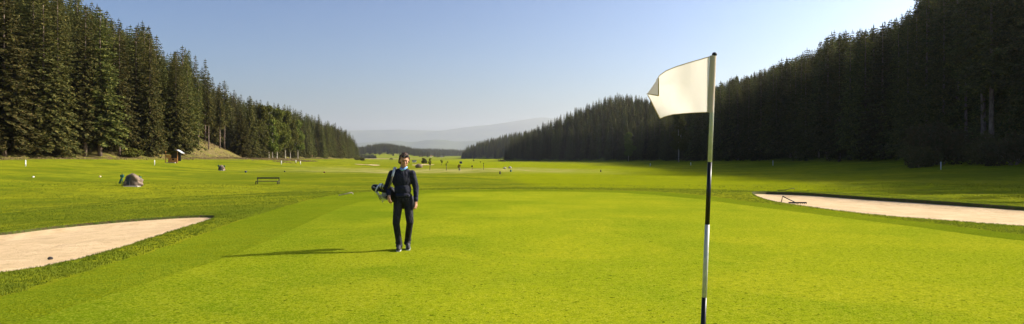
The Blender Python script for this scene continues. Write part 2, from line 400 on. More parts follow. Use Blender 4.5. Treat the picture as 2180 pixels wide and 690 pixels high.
pxv = CX + F * x / np.maximum(y, 1); gap = smooth01((pxv - 400) / 12) * smooth01((575 - pxv) / 15) * ((y > 140) & (y < 300)) * smooth01((dl + 14) / 5)
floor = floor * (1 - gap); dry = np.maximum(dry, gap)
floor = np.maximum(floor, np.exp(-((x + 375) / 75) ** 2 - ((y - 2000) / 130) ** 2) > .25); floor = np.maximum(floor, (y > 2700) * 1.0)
straw = x * 0
for (tx, ty, tz), rx, ry in tan: straw = np.maximum(straw, .8 * np.exp(-((x - tx) / rx) ** 4 - ((y - ty) / (ry * 4)) ** 4))
# mown fairway and the paler surface beyond the green
fx1 = np.interp(y, [30, 60, 120, 300, 600], [2, 0, -4, -30, -90]); fx2 = np.interp(y, [30, 60, 120, 300, 600], [24, 30, 34, 30, -20])
fair = smooth01((x - fx1) / 3) * smooth01((fx2 - x) / 5) * smooth01((y - 36) / 8)
field = np.exp(-((x + 320) / 130) ** 4 - ((y - 1330) / 120) ** 4) * .9
for nm, arr in (('floor', floor), ('dry', dry), ('fair', fair * .8), ('field', field), ('straw', straw)):
    at = og.data.attributes.new(nm, 'FLOAT', 'POINT'); at.data.foreach_set('value', arr.astype(np.float32))
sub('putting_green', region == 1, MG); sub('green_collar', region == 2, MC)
for reg, lab in ((3, 'pale sand bunker beside the left edge of the green'), (4, 'long narrow sand bunker with a dark far bank on the right')):
    sub('sand_bunker', region == reg, MS)[0]['label'] = lab

# ---------------------------------------------------------------- far mountains
b = NB('mountain_forest'); c = b.mix(b.rng(b.noise(.0015, 5), .4, .6), (.035, .06, .025), (.09, .11, .04)); M_MTN = b.done(c, 1, 0)
def mountain(prof, Y, depth, seed):
    px = np.linspace(-300, 2700, 160); top = np.interp(px, [p[0] for p in prof], [p[1] for p in prof])
    V = []; rows = 14
    for j in range(rows + 1):
        t = j / rows * 2 - 1          # -1 near foot, 0 ridge, 1 far foot
        for i, (p, q) in enumerate(zip(px, top)):
            X = (p - CX) / F * Y; H = CH + (HY - q) / F * Y
            n = noise.noise(Vector((X / 1300, t * 2.5, seed))) * .5 + noise.noise(Vector((X / 450, t * 6, seed))) * .22
            z = -5 + (H + 5) * max(0, (1 - abs(t)) ** 1.15 * (1 + .5 * n * min(1, abs(t) * 3)) + (.010 * n if abs(t) < .05 else 0))
            V.append((X, Y + t * depth, z))
    n = len(px); Fq = [(j * n + i, j * n + i + 1, (j + 1) * n + i + 1, (j + 1) * n + i) for j in range(rows) for i in range(n - 1)]
    o = link('mountains', np_mesh('mountains', V, Fq, M_MTN, True)); o['kind'] = 'structure'
mountain([(-300, 270), (500, 285), (740, 278), (800, 277), (850, 276), (880, 277), (940, 278.5), (980, 272), (1040, 266), (1090, 259), (1150, 250), (1300, 258), (1800, 262), (2700, 270)], 21000, 2500, 3.1)
mountain([(-300, 300), (600, 305), (740, 306), (800, 302), (850, 300), (875, 304), (905, 298.5), (940, 297), (970, 302), (1010, 300), (1100, 296), (1500, 290), (2700, 300)], 15000, 1500, 8.7)

# ---------------------------------------------------------------- haze
hb = MB().box((0, 0, 0), (2, 2, 2)); hzm = bpy.data.materials.new('haze_air'); hzm.use_nodes = True; hn = hzm.node_tree; hn.nodes.remove(hn.nodes['Principled BSDF'])
pv = hn.nodes.new('ShaderNodeVolumePrincipled'); pv.inputs['Density'].default_value = 5.5e-5; pv.inputs['Color'].default_value = (.92, .97, 1, 1); pv.inputs['Anisotropy'].default_value = .42
hn.links.new(pv.outputs[0], hn.nodes['Material Output'].inputs['Volume'])
ho = hb.build('haze', hzm); ho['kind'] = 'stuff'; ho.scale = (26000, 26000, 606); ho.location = (0, 0, 593)

# ---------------------------------------------------------------- trees
def spruce_crown(seed, H=28., R0=3.3, base=.07, dens=1., sparse=0.):
    r = np.random.default_rng(seed); Q = []
    z = H * base; ph = r.uniform(0, 6.28)
    lob = r.uniform(.8, 1.15, 9)
    while z < H * .985:
        t = (z - H * base) / (H * (1 - base)); env = 1.22 * R0 * (1 - t) ** .64 * min(1, .72 + t * 3.5) + .06
        nb = int(round((8 if t < .6 else 7) * dens)) if t < .93 else 5
        for k in range(nb):
            if r.random() < sparse: continue
            az = ph + 6.283 * (k + r.uniform(-.3, .3)) / nb; L = env * r.uniform(.55, 1.18) * lob[int(az * 1.43) % 9]
            droop = .48 - .50 * t + r.uniform(-.14, .14)
            o = np.array([math.cos(az), math.sin(az), 0.]); side = np.array([-o[1], o[0], 0.]); up = np.array([0, 0, 1.])
            ns = max(2, int(L * 3.4 * dens))
            for i in range(ns):
                s = (i + r.uniform(.2, .9)) / ns; rad = L * (.12 + .88 * s)
                p = o * rad + up * (z - droop * rad * (.6 + .6 * s) + .35 * max(0, s - .7) * L * .4)
                w_ = .19 + .10 * (1 - t)
                for sg in (-1, 1):
                    ln = r.uniform(.45, .95) * (.30 + .70 * (1 - t)) * (1.15 - .5 * s)
                    d = o * r.uniform(.3, .9) + side * sg * r.uniform(.4, 1.1) + up * r.uniform(-.75, -.05); d /= np.linalg.norm(d)
                    n_ = np.cross(d, up + r.normal(0, .5, 3)); n_ /= np.linalg.norm(n_) + 1e-9
                    q = p + r.normal(0, .05, 3)
                    Q.append([q, q + d * ln * .55 + n_ * w_, q + d * ln, q + d * ln * .5 - n_ * w_])
                if r.random() < .55:   # hanging twig
                    ln = r.uniform(.3, .8) * (1 - .6 * t); n_ = side * r.uniform(.10, .2)
                    Q.append([p, p - up * ln * .5 + n_, p - up * ln, p - up * ln * .45 - n_])
        z += r.uniform(.36, .54) * (1 + .25 * t); ph += 1.3
    for k in range(6):
        a = k * 1.05; d = np.array([math.cos(a), math.sin(a), 0]) * .09; p = np.array([0, 0, H * .965])
        Q.append([p, p + d + [0, 0, .35], p + [0, 0, H * .035 + .2], p - d * .2 + [0, 0, .3]])
    V = np.array(Q).reshape(-1, 3); return np_mesh('crown', V, np.arange(len(V)).reshape(-1, 4), M_SPR)
def trunk_mesh(H, r0, r1, mat, limbs=(), seed=0):
    m = MB(); rr = random.Random(seed); n = 6
    m.tube([(math.sin(i * 1.7) * .05 * (i > 0), 0, -1.2 + (H + 1.2) * i / n) for i in range(n + 1)], [r0 + (r1 - r0) * i / n for i in range(n + 1)], 8)
    for p, q, a, bb in limbs: m.tube([p, (Vector(p) + Vector(q)) / 2 + Vector((0, 0, .3)), q], [a, (a + bb) / 2, bb], 6)
    return m.mesh('trunk', mat, True)
SPR = []
for i in range(6): SPR.append((spruce_crown(100 + i, 28, 3.3 + .3 * (i % 3), .05 + .03 * (i % 4), 1., .06), trunk_mesh(27.5, .30, .03, M_BARK)))
for i in range(3): SPR.append((spruce_crown(200 + i, 28, 2.7, .36 + .05 * i, 1., .18), trunk_mesh(27.5, .27, .03, M_BARK)))
SPR.append((spruce_crown(300, 28, 4.6, .02, 1.25, .02), trunk_mesh(27.5, .34, .03, M_BARK)))   # wide solitary one
def leaf_mass(seed, blobs, n, size, mat, name='crown'):
    r = np.random.default_rng(seed); C = np.array([b_[0] for b_ in blobs]); S = np.array([b_[1] for b_ in blobs])
    wgt = S.prod(1) ** .66; idx = r.choice(len(blobs), n, p=wgt / wgt.sum())
    d = r.normal(0, 1, (n, 3)); d /= np.linalg.norm(d, axis=1)[:, None]; rad = r.uniform(.25, 1, n) ** .45
    rad *= .82 + .30 * np.sin(d[:, 0] * 7 + idx) * np.sin(d[:, 1] * 6 + idx * 2) * np.sin(d[:, 2] * 5)
    p = C[idx] + d * S[idx] * rad[:, None]
    a = r.normal(0, 1, (n, 3)); a /= np.linalg.norm(a, axis=1)[:, None]; bb = np.cross(a, r.normal(0, 1, (n, 3))); bb /= np.linalg.norm(bb, axis=1)[:, None]
    s = (size * r.uniform(.6, 1.4, n))[:, None]
    V = np.stack([p - a * s, p + bb * s * .6, p + a * s, p - bb * s * .6], 1).reshape(-1, 3)
    return np_mesh(name, V, np.arange(len(V)).reshape(-1, 4), mat)
def decid(seed, H=16., W=4.2, mat=None, n=9500, size=.24, base=.18):
    rr = random.Random(seed); bl_ = []
    for k in range(26):
        t = rr.uniform(base + .08, .95); a = rr.uniform(0, 6.28); e = W * math.sin(min(1, (t - base * .5) * 1.25) * math.pi * .92 + .1) * rr.uniform(.2, .75)
        s = rr.uniform(.32, .50) * W; bl_.append(((math.cos(a) * e, math.sin(a) * e, t * H), (s, s, s * .85)))
    limbs = []
    for k in range(9):
        bb = bl_[k]; limbs.append(((0, 0, H * rr.uniform(.15, .45)), bb[0], .12, .03))
    return leaf_mass(seed, bl_, n, size, mat or M_DEC), trunk_mesh(H * .8, .22, .05, M_PALE, limbs, seed)
DEC = [decid(11), decid(12, 16, 3.4), decid(13, 16, 4.6)]

S_L = ([0, 100, 175, 215, 245, 262, 290, 318, 345, 362, 385, 400, 420, 436, 465, 482, 515, 540, 560, 600, 640, 680, 710, 740, 755, 762], [-90, -50, -22, 12, 24, 60, 52, 40, 105, 108, 100, 104, 126, 120, 142, 172, 196, 192, 210, 216, 232, 244, 256, 276, 290, 300])
S_R = ([1075, 1085, 1110, 1150, 1200, 1250, 1300, 1330, 1370, 1420, 1470, 1520, 1560, 1600, 1655, 1700, 1735, 1760, 1780, 1830, 1900, 1935, 1950, 1972, 2000, 2200], [300, 292, 282, 262, 240, 212, 192, 194, 205, 222, 205, 182, 163, 157, 132, 115, 96, 84, 62, 64, 42, 22, 4, -30, -220, -400])
S_F = ([984, 992, 1000, 1010, 1050, 1130, 1250], [325, 308, 303, 298, 284, 262, 240])
cand = []   # x,y,z,H,variant,side
def try_tree(x, y, H, var, side, minH=9):
    z = hz(x, y); px = CX + F * x / y; k = F / y
    if side == 'L': S = np.interp(px, *S_L)
    elif side == 'R': S = np.interp(px, *S_R)
    elif side == 'F': S = np.interp(px, *S_F)
    else: S = -999
    top = HY - (z + H - CH) * k
    lim = S + abs(rnd.gauss(0, 1)) ** .9 * min(26, .24 * H * k) - .03 * H * k
    if side == 'R' and px < 1074: return
    if side == 'F' and px < 984: return
    if side == 'L' and px > 760: return
    if top < lim and px < 2210:
        H2 = (HY - lim) / k + CH - z
        if H2 < minH: return
        H = H2
    cand.append([x, y, z, H, var, side])
def scatter(yr, side, edge, sgn, depth, sp0, Hr, back=None):
    y = yr[0]
    while y < yr[1]:
        s = sp0 * (1 + max(0, y - 150) / 2200)
        d = 1.0
        while d < depth:
            sx = s * (1 + d / 200)
            if rnd.random() < .92:
                yy = y + rnd.uniform(-.4, .4) * s; dd = d + rnd.uniform(-.35, .35) * sx
                x = float(edge(yy)) + sgn * dd
                try_tree(x, yy, rnd.uniform(*Hr), rnd.randrange(6), side)
            d += sx
        y += s
scatter((82, 235), 'L', edgeL, -1, 60, 4.6, (25, 32))
scatter((235, 740), 'L', edgeL, -1, 60, 5.2, (21, 28))
scatter((50, 330), 'R', edgeR, 1, 190, 4.6, (29, 38))
scatter((330, 700), 'R', edgeR, 1, 230, 4.6, (21, 26))
scatter((700, 900), 'R', edgeR, 1, 150, 7, (20, 26))
scatter((1130, 1700), 'F', edgeR, 1, 300, 6, (17, 23))
# opening on the left hillside: remove trees there, add bare-trunk ones
def in_gap(c):
    px = CX + F * c[0] / c[1]; return c[5] == 'L' and 405 < px < 560 and 140 < c[1] < 285 and edgeL(c[1]) - c[0] < 40
cand = [c for c in cand if not in_gap(c)]
for px, Y, H in ((416, 192, 25), (423, 176, 24), (437, 205, 25), (444, 178, 24.5), (452, 215, 26), (468, 196, 24), (430, 226, 25), (478, 222, 23)):
    try_tree((px - CX) / F * Y, Y, H, 6 + int(px) % 3, 'L')
for px, Y, H in ((512, 208, 15), (532, 226, 21), (555, 246, 20)):
    try_tree((px - CX) / F * Y, Y, H, 9, 'L')
# bare trunks at the right
for c in cand:
    px = CX + F * c[0] / c[1]
    if c[5] == 'R' and 2015 < px < 2190 and c[1] < 170: c[4] = 6 + rnd.randrange(3)
# down-valley woods
def blob_wood(n, cx, cy, sx, sy, Hr):
    for _ in range(n):
        x = rnd.gauss(cx, sx); y = rnd.gauss(cy, sy); cand.append([x, y, hz(x, y), rnd.uniform(*Hr), rnd.randrange(6), 'V'])
blob_wood(800, -372, 1975, 56, 60, (14, 22))
for _ in range(1500):
    y = rnd.uniform(2650, 3050); x = (rnd.uniform(745, 1010) - CX) / F * y; cand.append([x, y, hz(x, y), rnd.uniform(12, 19), rnd.randrange(6), 'V'])
for _ in range(110):
    y = rnd.uniform(1380, 1700); x = (rnd.uniform(755, 800) - CX) / F * y; cand.append([x, y, hz(x, y), rnd.uniform(5, 11), rnd.randrange(6), 'V'])
cand.sort(key=lambda c: c[1])
sil = np.full(2400, 1e9)
for c in cand:
    x, y, z, H = c[:4]; k = F / y; px = CX + x * k + 100; wd = max(1, 2.6 * k * H / 28); a0 = int(max(0, px - wd)); a1 = int(min(2399, px + wd)) + 1
    top = HY - (z + H - CH) * k; bot = HY - (z - CH) * k
    if a1 <= 90 or a0 > 2290 or a0 >= a1: c.append(0); c.append(False); continue
    inframe = 100 - wd * .5 < px < 2280 + wd * .5 and bot > 0
    seg = sil[a0:a1]; cur = np.minimum(seg, bot); vis = np.clip(cur - max(top + .15 * (bot - top), 0), 0, None).sum() if inframe else 0
    c.append(float(vis)); c.append(bool(inframe and top < np.median(seg) + .30 * (bot - top)))
    sil[a0:a1] = np.minimum(seg, top + .12 * (bot - top))
ind = sorted([c for c in cand if c[6] > 0 and c[5] != 'V'], key=lambda c: -c[6])[:290]
ids = set(id(c) for c in ind)
rest = []
for c in cand:
    if id(c) in ids: continue
    dE = (edgeL(c[1]) - c[0]) if c[5] == 'L' else (c[0] - edgeR(c[1]))
    if c[6] > 0 or c[7] or c[5] == 'V' or dE < 22 or (c[1] < 140 and dE < 60): rest.append(c)
print('TREES', len(cand), 'individual', len(ind), 'rest', len(rest))
def section(c):
    px = CX + F * c[0] / c[1]
    if c[5] == 'L':
        if px < 160: return 'tall sunlit spruce at the near left end of the left forest', 'tall sunlit spruces at the left end of the left forest'
        if px < 400: return 'sunlit spruce in the tall left forest edge behind the boulder and the wooden shelter', 'sunlit spruces behind the boulder and the wooden shelter'
        if c[4] >= 6 and c[4] < 9: return 'spruce with a long bare trunk on the brown slope right of the wooden shelter', 'bare trunked spruces on the brown slope'
        if c[4] == 9: return 'broad spruce with branches down to the ground at the foot of the brown slope', 'broad spruces at the foot of the brown slope'
        if px < 620: return 'spruce rising on the left hillside behind the brown slope and the bench', 'spruces on the left hillside behind the brown slope'
        return 'smaller spruce in the far end of the left forest where it narrows into the valley', 'spruces at the far end of the left forest'
    if c[5] == 'F': return 'hazy distant spruce on the far right hill beyond the dark near hill', 'hazy spruces on the far right hill'
    if px < 1390: return 'spruce on the rounded hill left of the white flag, dark foot and lit tip', 'spruces on the rounded hill left of the flag'
    if px < 1700: return 'dark backlit spruce on the slope just behind and right of the flagstick', 'dark spruces behind the flagstick'
    if c[4] >= 6: return 'tall spruce with bare pale trunk standing above the large bush on the right', 'bare trunked spruces above the large bush'
    return 'tall dark backlit spruce on the steep slope above the long right bunker', 'dark spruces above the long right bunker'
def plant_tree(name, crown, trunk, loc, s, sz, rz, label, cat, group):
    t = empty(name, loc, rz, label, cat, group); t.scale = (s, s, sz)
    link('trunk', trunk, t); link('crown', crown, t); return t
CR = {}
for c in ind:
    x, y, z, H, v, side = c[:6]; s = H / 28; lab, grp = section(c); sw = max(s, .70 if H > 12 else s) * rnd.uniform(.85, 1.4)
    t = plant_tree('spruce_tree', SPR[v][0], SPR[v][1], (x, y, z - .1), sw, s, rnd.uniform(0, 6.28), lab, 'tree', grp)
# the rest as one forest mass (points carrying tree instances)
P = np.array([(c[0], c[1], c[2] - .2) for c in rest], dtype=np.float32)
me = bpy.data.meshes.new('forest'); me.vertices.add(len(P)); me.vertices.foreach_set('co', P.ravel())
for nm, arr in (('sz', [c[3] / 28 for c in rest]), ('rz', [rnd.uniform(0, 6.28) for _ in rest])):
    me.attributes.new(nm, 'FLOAT', 'POINT').data.foreach_set('value', np.array(arr, dtype=np.float32))
me.attributes.new('vi', 'INT', 'POINT').data.foreach_set('value', np.array([c[4] % 6 for c in rest], dtype=np.int32))
fo = link('forest', me); tag(fo, 'dense dark spruce forest filling the slopes behind the front trees', 'forest', kind='stuff')
ng = bpy.data.node_groups.new('forest', 'GeometryNodeTree')
ng.interface.new_socket('Geometry', in_out='INPUT', socket_type='NodeSocketGeometry'); ng.interface.new_socket('Geometry', in_out='OUTPUT', socket_type='NodeSocketGeometry')
N = ng.nodes; LK = ng.links; gi = N.new('NodeGroupInput'); go = N.new('NodeGroupOutput'); join = N.new('GeometryNodeJoinGeometry')
firsts = {}
for o in bpy.data.objects:
    if o.name.startswith('crown') and o.parent: firsts.setdefault(o.data.name, o)
def named(nm, ty='FLOAT'):
    n = N.new('GeometryNodeInputNamedAttribute'); n.data_type = ty; n.inputs[0].default_value = nm
    return n.outputs['Attribute']
for i in range(6):
    o = firsts[SPR[i][0].name]; oi = N.new('GeometryNodeObjectInfo'); oi.transform_space = 'ORIGINAL'; oi.inputs['Object'].default_value = o; oi.inputs['As Instance'].default_value = True
    iop = N.new('GeometryNodeInstanceOnPoints'); cmp = N.new('FunctionNodeCompare'); cmp.data_type = 'INT'; cmp.operation = 'EQUAL'
    vi = named('vi', 'INT'); ii = [s for s in cmp.inputs if s.type == 'INT']; LK.new(vi, ii[0]); ii[1].default_value = i
    LK.new(cmp.outputs[0], iop.inputs['Selection']); LK.new(gi.outputs[0], iop.inputs['Points']); LK.new(oi.outputs['Geometry'], iop.inputs['Instance'])
    cx = N.new('ShaderNodeCombineXYZ'); LK.new(named('rz'), cx.inputs[2]); LK.new(cx.outputs[0], iop.inputs['Rotation'])
    cs = N.new('ShaderNodeCombineXYZ'); sz = named('sz'); mx = N.new('ShaderNodeMath'); mx.operation = 'MAXIMUM'; mx.inputs[1].default_value = .75; LK.new(sz, mx.inputs[0])
    LK.new(mx.outputs[0], cs.inputs[0]); LK.new(mx.outputs[0], cs.inputs[1]); LK.new(sz, cs.inputs[2]); LK.new(cs.outputs[0], iop.inputs['Scale'])
    LK.new(iop.outputs[0], join.inputs[0])
LK.new(join.outputs[0], go.inputs[0])
fo.modifiers.new('trees', 'NODES').node_group = ng

# broad-leaved trees
def dec_at(px, Y, H, lab, grp=None, v=0, name='broadleaf_tree', off=0):
    x = (px - CX) / F * Y; z = hz(x, Y); s = H / 16
    plant_tree(name, DEC[v][0], DEC[v][1], (x, Y, z - .1), s, s, rnd.uniform(0, 6), lab, 'tree', grp)
for i, (px, Y, H) in enumerate(((556, 246, 19), (572, 262, 21), (590, 278, 21), (607, 300, 21), (580, 250, 15), (618, 318, 19), (634, 345, 19))):
    dec_at(px, Y, H, 'yellowish green broadleaf tree among the spruces at the foot of the left hill', 'broadleaf trees at the foot of the left hill', i % 3)
dec_at(722, 520, 17, 'light yellow green tree near the far tip of the left forest', None, 1)
for px_, Y_, H_ in ((1345, 500, 20), (1362, 510, 18), (1290, 560, 17), (1240, 600, 18)): dec_at(px_, Y_, H_, 'olive broadleaf crown among the spruces on the rounded hill left of the flag', 'broadleaf trees on the rounded hill', 1)
dec_at(1338, 400, 17, 'pale trunked broadleaf tree in front of the dark hill left of the flag', None, 2)
dec_at(1445, 262, 19, 'thin pale leaved tree in the dark forest edge behind the white flag', None, 0)
# bushes
def bush(px, py, H, W, lab, seed, Yf=None, mat=M_BUSH, name='bush'):
    x, y, z = hit(px, py) if Yf is None else ((px - CX) / F * Yf, Yf, hz((px - CX) / F * Yf, Yf)); rr = random.Random(seed); bl_ = []
    for k in range(14):
        a = rr.uniform(0, 6.28); e = W * .5 * rr.uniform(.1, .7); s = W * rr.uniform(.16, .28); t = rr.uniform(.15, .85) * (1 - .45 * e / (W * .5)); bl_.append(((math.cos(a) * e, math.sin(a) * e * .8, H * t), (s, s, min(s, H * .28))))
    t = empty(name, (x, y, z - .05), 0, lab, 'bush')
    link('foliage', leaf_mass(seed, bl_, int(1200 + 220 * H * W / 4), (.10 + .02 * H), mat, 'foliage'), t)
    st = MB()
    for k in range(7): q = bl_[k][0]; st.tube([(q[0] * .1, q[1] * .1, -.1), (q[0] * .6, q[1] * .6, q[2] * .6), q], [.07, .05, .02], 5)
    st.build('stems', M_BARK, t)
bush(2003, 0, 8.2, 9.5, 'large rounded bush at the shaded forest edge on the right', 51, 105)
bush(1952, 0, 4.0, 7, 'low dark bush at the left foot of the large bush', 52, 103)
bush(2095, 0, 4.6, 8, 'spreading bush right of the large bush under the bare trunks', 53, 99)
bush(2160, 0, 4.4, 8, 'spreading bush at the right end of the picture under the trees', 54, 94)
bush(280, 0, 2.2, 5, 'small yellow green bush at the foot of the left forest beside the shelter', 55, 133, M_DEC)
bush(760, 341, 3, 6, 'grey green bush at the tip of the left forest', 56); bush(771, 342, 2.6, 4, 'dark round bush on the fairway beside the forest tip', 57)
bush(903, 348, 2.8, 3.6, 'dark round bush in the valley meadow right of the golfer', 58); bush(1069, 344, 2.2, 6, 'dark low bush in front of the dark hill tip', 59)
bush(1010, 338, 3.0, 4, 'small dark bush far out in the valley', 60)
bush(833, 340, 3.0, 8, 'grey bushes far out in the valley behind the golfer', 61)

# ---------------------------------------------------------------- grass and weeds
def tufts(name, X, Y, hgt, wid, nb, mat, label, seed):
    r = np.random.default_rng(seed); n = len(X); Zt = h(X, Y) - .01
    base = np.repeat(np.stack([X, Y, Zt], 1), nb, 0); m = n * nb
    base[:, :2] += r.normal(0, wid * 2.2, (m, 2)); a = r.uniform(0, 6.283, m); lean = r.uniform(.1, .7, m); hh = np.repeat(hgt, nb) * r.uniform(.5, 1.2, m)
    d = np.stack([np.cos(a), np.sin(a), 0 * a], 1); s = np.stack([-np.sin(a), np.cos(a), 0 * a], 1) * (wid * r.uniform(.5, 1, m))[:, None]
    V = np.stack([base - s, base + s, base + d * (lean * hh)[:, None] + np.stack([0 * a, 0 * a, hh], 1)], 1).reshape(-1, 3)
    o = link(name, np_mesh(name, V, np.arange(3 * m).reshape(-1, 3), mat)); tag(o, label, 'grass', kind='stuff')
gx = []; gy = []
while len(gx) < 52000:
    d = 7 * (9 ** rng.random(20000)); a = rng.uniform(-.82, .82, 20000); x_ = a * d; m = (sdist(COLLAR, x_, d) > .05) & (sdist(BUNK_L, x_, d) > .0) & (sdist(BUNK_R, x_, d) > .0)
    gx += list(x_[m]); gy += list(d[m])
gx = np.array(gx[:52000]); gy = np.array(gy[:52000]); 
tufts('rough_grass', gx, gy, .035 + .0006 * gy, .010, 5, M_BLADE, 'short rough grass around the bunkers and the raised green', 5)
ed = []
for P_ in (BUNK_L, BUNK_R):
    Q_ = resample(P_, .02); Q_ = Q_ + rng.normal(0, .03, Q_.shape); ed.append(Q_[sdist(P_, Q_[:, 0], Q_[:, 1]) > -.02])
ed = np.vstack(ed); tufts('edge_grass', ed[:, 0], ed[:, 1], np.full(len(ed), .035), .008, 4, M_BLADE, 'grass fringe hanging over the bunker edges', 6)
wy = rng.uniform(90, 420, 26000); wy[:9000] = rng.uniform(150, 260, 9000)
wx = edgeL(wy) + rng.uniform(-8, 10, 26000) * np.where((wy > 150) & (wy < 290), 2.2, 1)
kk = [noise.noise(Vector((a * .12, c_ * .12, 0))) + .6 * noise.noise(Vector((a * .4, c_ * .4, 3))) > -.05 for a, c_ in zip(wx, wy)]; wx = wx[kk]; wy = wy[kk]; nw = len(wx)
tufts('dry_weeds', wx, wy, rng.uniform(.12, .5, nw) ** 1.3, .05, 4, M_WEED, 'brown dry weeds along the foot of the left forest', 7)

# ---------------------------------------------------------------- flagstick and flag
FY = 3.6; FK = F / FY
def fp(px, py, dy=0.):
    k = F / (FY + dy); return Vector(((px - CX) / k, FY + dy, CH + (HY - py) / k))
def stick_x(py): return 1520.5 - (py - 115) * 23.5 / 575
fs = empty('flagstick', (0, 0, 0), 0, 'black and white striped flagstick leaning slightly on the putting green', 'flagstick')
base = fp(stick_x(1036), 1036); fs.location = base
cuts = [118, 345, 478, 633, 790, 948, 1040]
for i in range(6):
    p0, p1 = fp(stick_x(cuts[i]), cuts[i]) - base, fp(stick_x(cuts[i + 1]), cuts[i + 1]) - base
    r0 = .0095 + .0035 * (i == 0) * 0; MB().tube([p0, p1], [.0105 + .0008 * i, .0105 + .0008 * (i + 1)], 16).build('stripe', M_STK if i % 2 == 0 else M_BLACK, fs, True)
MB().ball(fp(1521, 116) - base, (.014, .014, .012)).build('tip_cap', M_BLACK, fs, True)
b = NB('flag_cloth').obj_co(); f = b.noise(40, 3); f2 = b.noise(7, 4)
c = b.mix(b.rng(f2, .55, .8, 0, .25), (.84, .81, .75), (.62, .56, .42)); b.bump(b.math('ADD', f, b.math('MULTIPLY', b.noise(9, 2, dist=1.5), 3)), .35, .006); b.done(c, .8, .2); b.translucent(.5, (.70, .65, .58)); M_FLAG = b.m
b = NB('flag_sleeve'); b.done((.60, .50, .38), .8, .2); b.translucent(.15, (.5, .4, .28)); M_SLV = b.m
fl = empty('flag', fp(1515, 239), 0, 'plain white flag with yellow piping and a folded corner blowing left from the flagstick', 'flag'); fb = fl.location.copy()
def bez(pts, t):
    pts = np.array(pts, float); d = np.r_[0, np.cumsum(np.hypot(*np.diff(pts, axis=0).T))]; d /= d[-1]
    return np.array([np.interp(t, d, pts[:, 0]), np.interp(t, d, pts[:, 1])]).T
top = [(1510, 121), (1490, 127), (1465, 134), (1440, 142), (1418, 151), (1404, 161), (1397, 172)]
bot = [(1506, 239), (1480, 240), (1455, 241.5), (1432, 244), (1416, 248), (1408, 251.5), (1405, 252.5)]
left = [(1397, 172), (1387, 187), (1377.5, 200), (1385, 213), (1395, 233), (1405, 252.5)]
right = [(1510, 121), (1508, 180), (1506, 239)]
nu, nv = 44, 30; T = bez(top, np.linspace(0, 1, nu + 1)); Bm = bez(bot, np.linspace(0, 1, nu + 1)); Lf = bez(left, np.linspace(0, 1, nv + 1)); Rt = bez(right, np.linspace(0, 1, nv + 1))
V = []
for j in range(nv + 1):
    v = j / nv
    for i in range(nu + 1):
        u = i / nu; p = (1 - v) * T[i] + v * Bm[i] + (1 - u) * Rt[j] + u * Lf[j] - ((1 - u) * (1 - v) * T[0] + u * (1 - v) * T[-1] + (1 - u) * v * Bm[0] + u * v * Bm[-1])
        dy = .026 * math.sin(u * 8 + v * 2.4) * u + .03 * u * u + .010 * math.sin(u * 13 - v * 5) * u + .045 * max(0, u - .75) * math.sin(v * 3.1) * 4 * (u - .75) * 4
        V.append(fp(p[0], p[1], dy + (1510 - p[0]) / FK * .80) - fb)
flag_me = np_mesh('cloth', V, [(j * (nu + 1) + i, j * (nu + 1) + i + 1, (j + 1) * (nu + 1) + i + 1, (j + 1) * (nu + 1) + i) for j in range(nv) for i in range(nu)], M_FLAG, True)
cl = link('cloth', flag_me, fl)
VV = [Vector(v) for v in V]
def vedge(js, is_): return [VV[j * (nu + 1) + i] for j in js for i in is_]
MB().tube(vedge([0], range(nu + 1)), .0022, 6).tube(vedge([nv], range(nu + 1)), .0018, 6).tube(vedge(range(nv * 2 // 5, nv + 1), [nu]), .0026, 6).build('piping', M_YEL, cl, True)
# folded-over corner
fl_pts = [(1402, 166), (1377.5, 200), (1402, 204)]; flap = []
n = 8
for i in range(n + 1):
    for j in range(n + 1 - i):
        a_, b2 = i / n, j / n; q = np.array(fl_pts[0]) * (1 - a_ - b2) + np.array(fl_pts[1]) * a_ + np.array(fl_pts[2]) * b2
        flap.append(fp(q[0], q[1], .02 + (1510 - q[0]) / FK * .80 - .045 * b2 - .01 * math.sin(3.14 * a_) - .035) - fb)
ix = {}; k = 0
for i in range(n + 1):
    for j in range(n + 1 - i): ix[(i, j)] = k; k += 1
fsx = []
for i in range(n):
    for j in range(n - i):
        fsx.append((ix[(i, j)], ix[(i + 1, j)], ix[(i, j + 1)]))
        if i + j < n - 1: fsx.append((ix[(i + 1, j)], ix[(i + 1, j + 1)], ix[(i, j + 1)]))
fm = MB().add(flap, fsx); fc = fm.build('folded_corner', M_FLAG, fl, True)
MB().tube([flap[ix[(0, j)]] for j in range(n + 1)], .0028, 6).tube([flap[ix[(n - j, j)]] for j in range(n + 1)], .0028, 6).build('piping', M_YEL, fc, True)
sv = MB(); sv.tube([fp(stick_x(119) - 2.5, 119) - fb, fp(stick_x(180) - 2.5, 180) - fb, fp(stick_x(239) - 3, 239.5) - fb], [.0175, .0175, .0175], 18, cap=False, flat=(1, .8)); sv.build('sleeve', M_SLV, fl, True)

# ---------------------------------------------------------------- person
PX, PY = -2.01, 12.59; PZ = hz(PX, PY)
person = empty('person', (PX, PY, PZ), 0, 'golfer in dark navy sweater and black trousers walking over the green carrying a bag', 'person')
M_SKIN = simple('skin', (.52, .27, .17), .55, .1, 20, .35)
M_HAIR = simple('brown_hair', (.055, .028, .014), .6, .6, 40, .4, bump=.8)
def cloth(name, c, scl, st):
    b = NB(name).obj_co(); f = b.noise(1, 3, .5, vec=b.mapped(scl, 0), dist=1.4); g = b.noise(60, 2)
    b.bump(b.math('ADD', f, b.math('MULTIPLY', g, .03)), st, .07); return b.done(b.mix(b.rng(f, .35, .65), c, tuple(x * 1.5 for x in c)), .8, .3)
M_NAVY = cloth('navy_knit', (.010, .011, .022), (7, 7, 5), .6)
M_TRS = cloth('black_trousers', (.011, .011, .012), (9, 9, 4), .9)
M_SHOE = simple('dark_shoe', (.03, .028, .026), .5, .3, 12, .4)
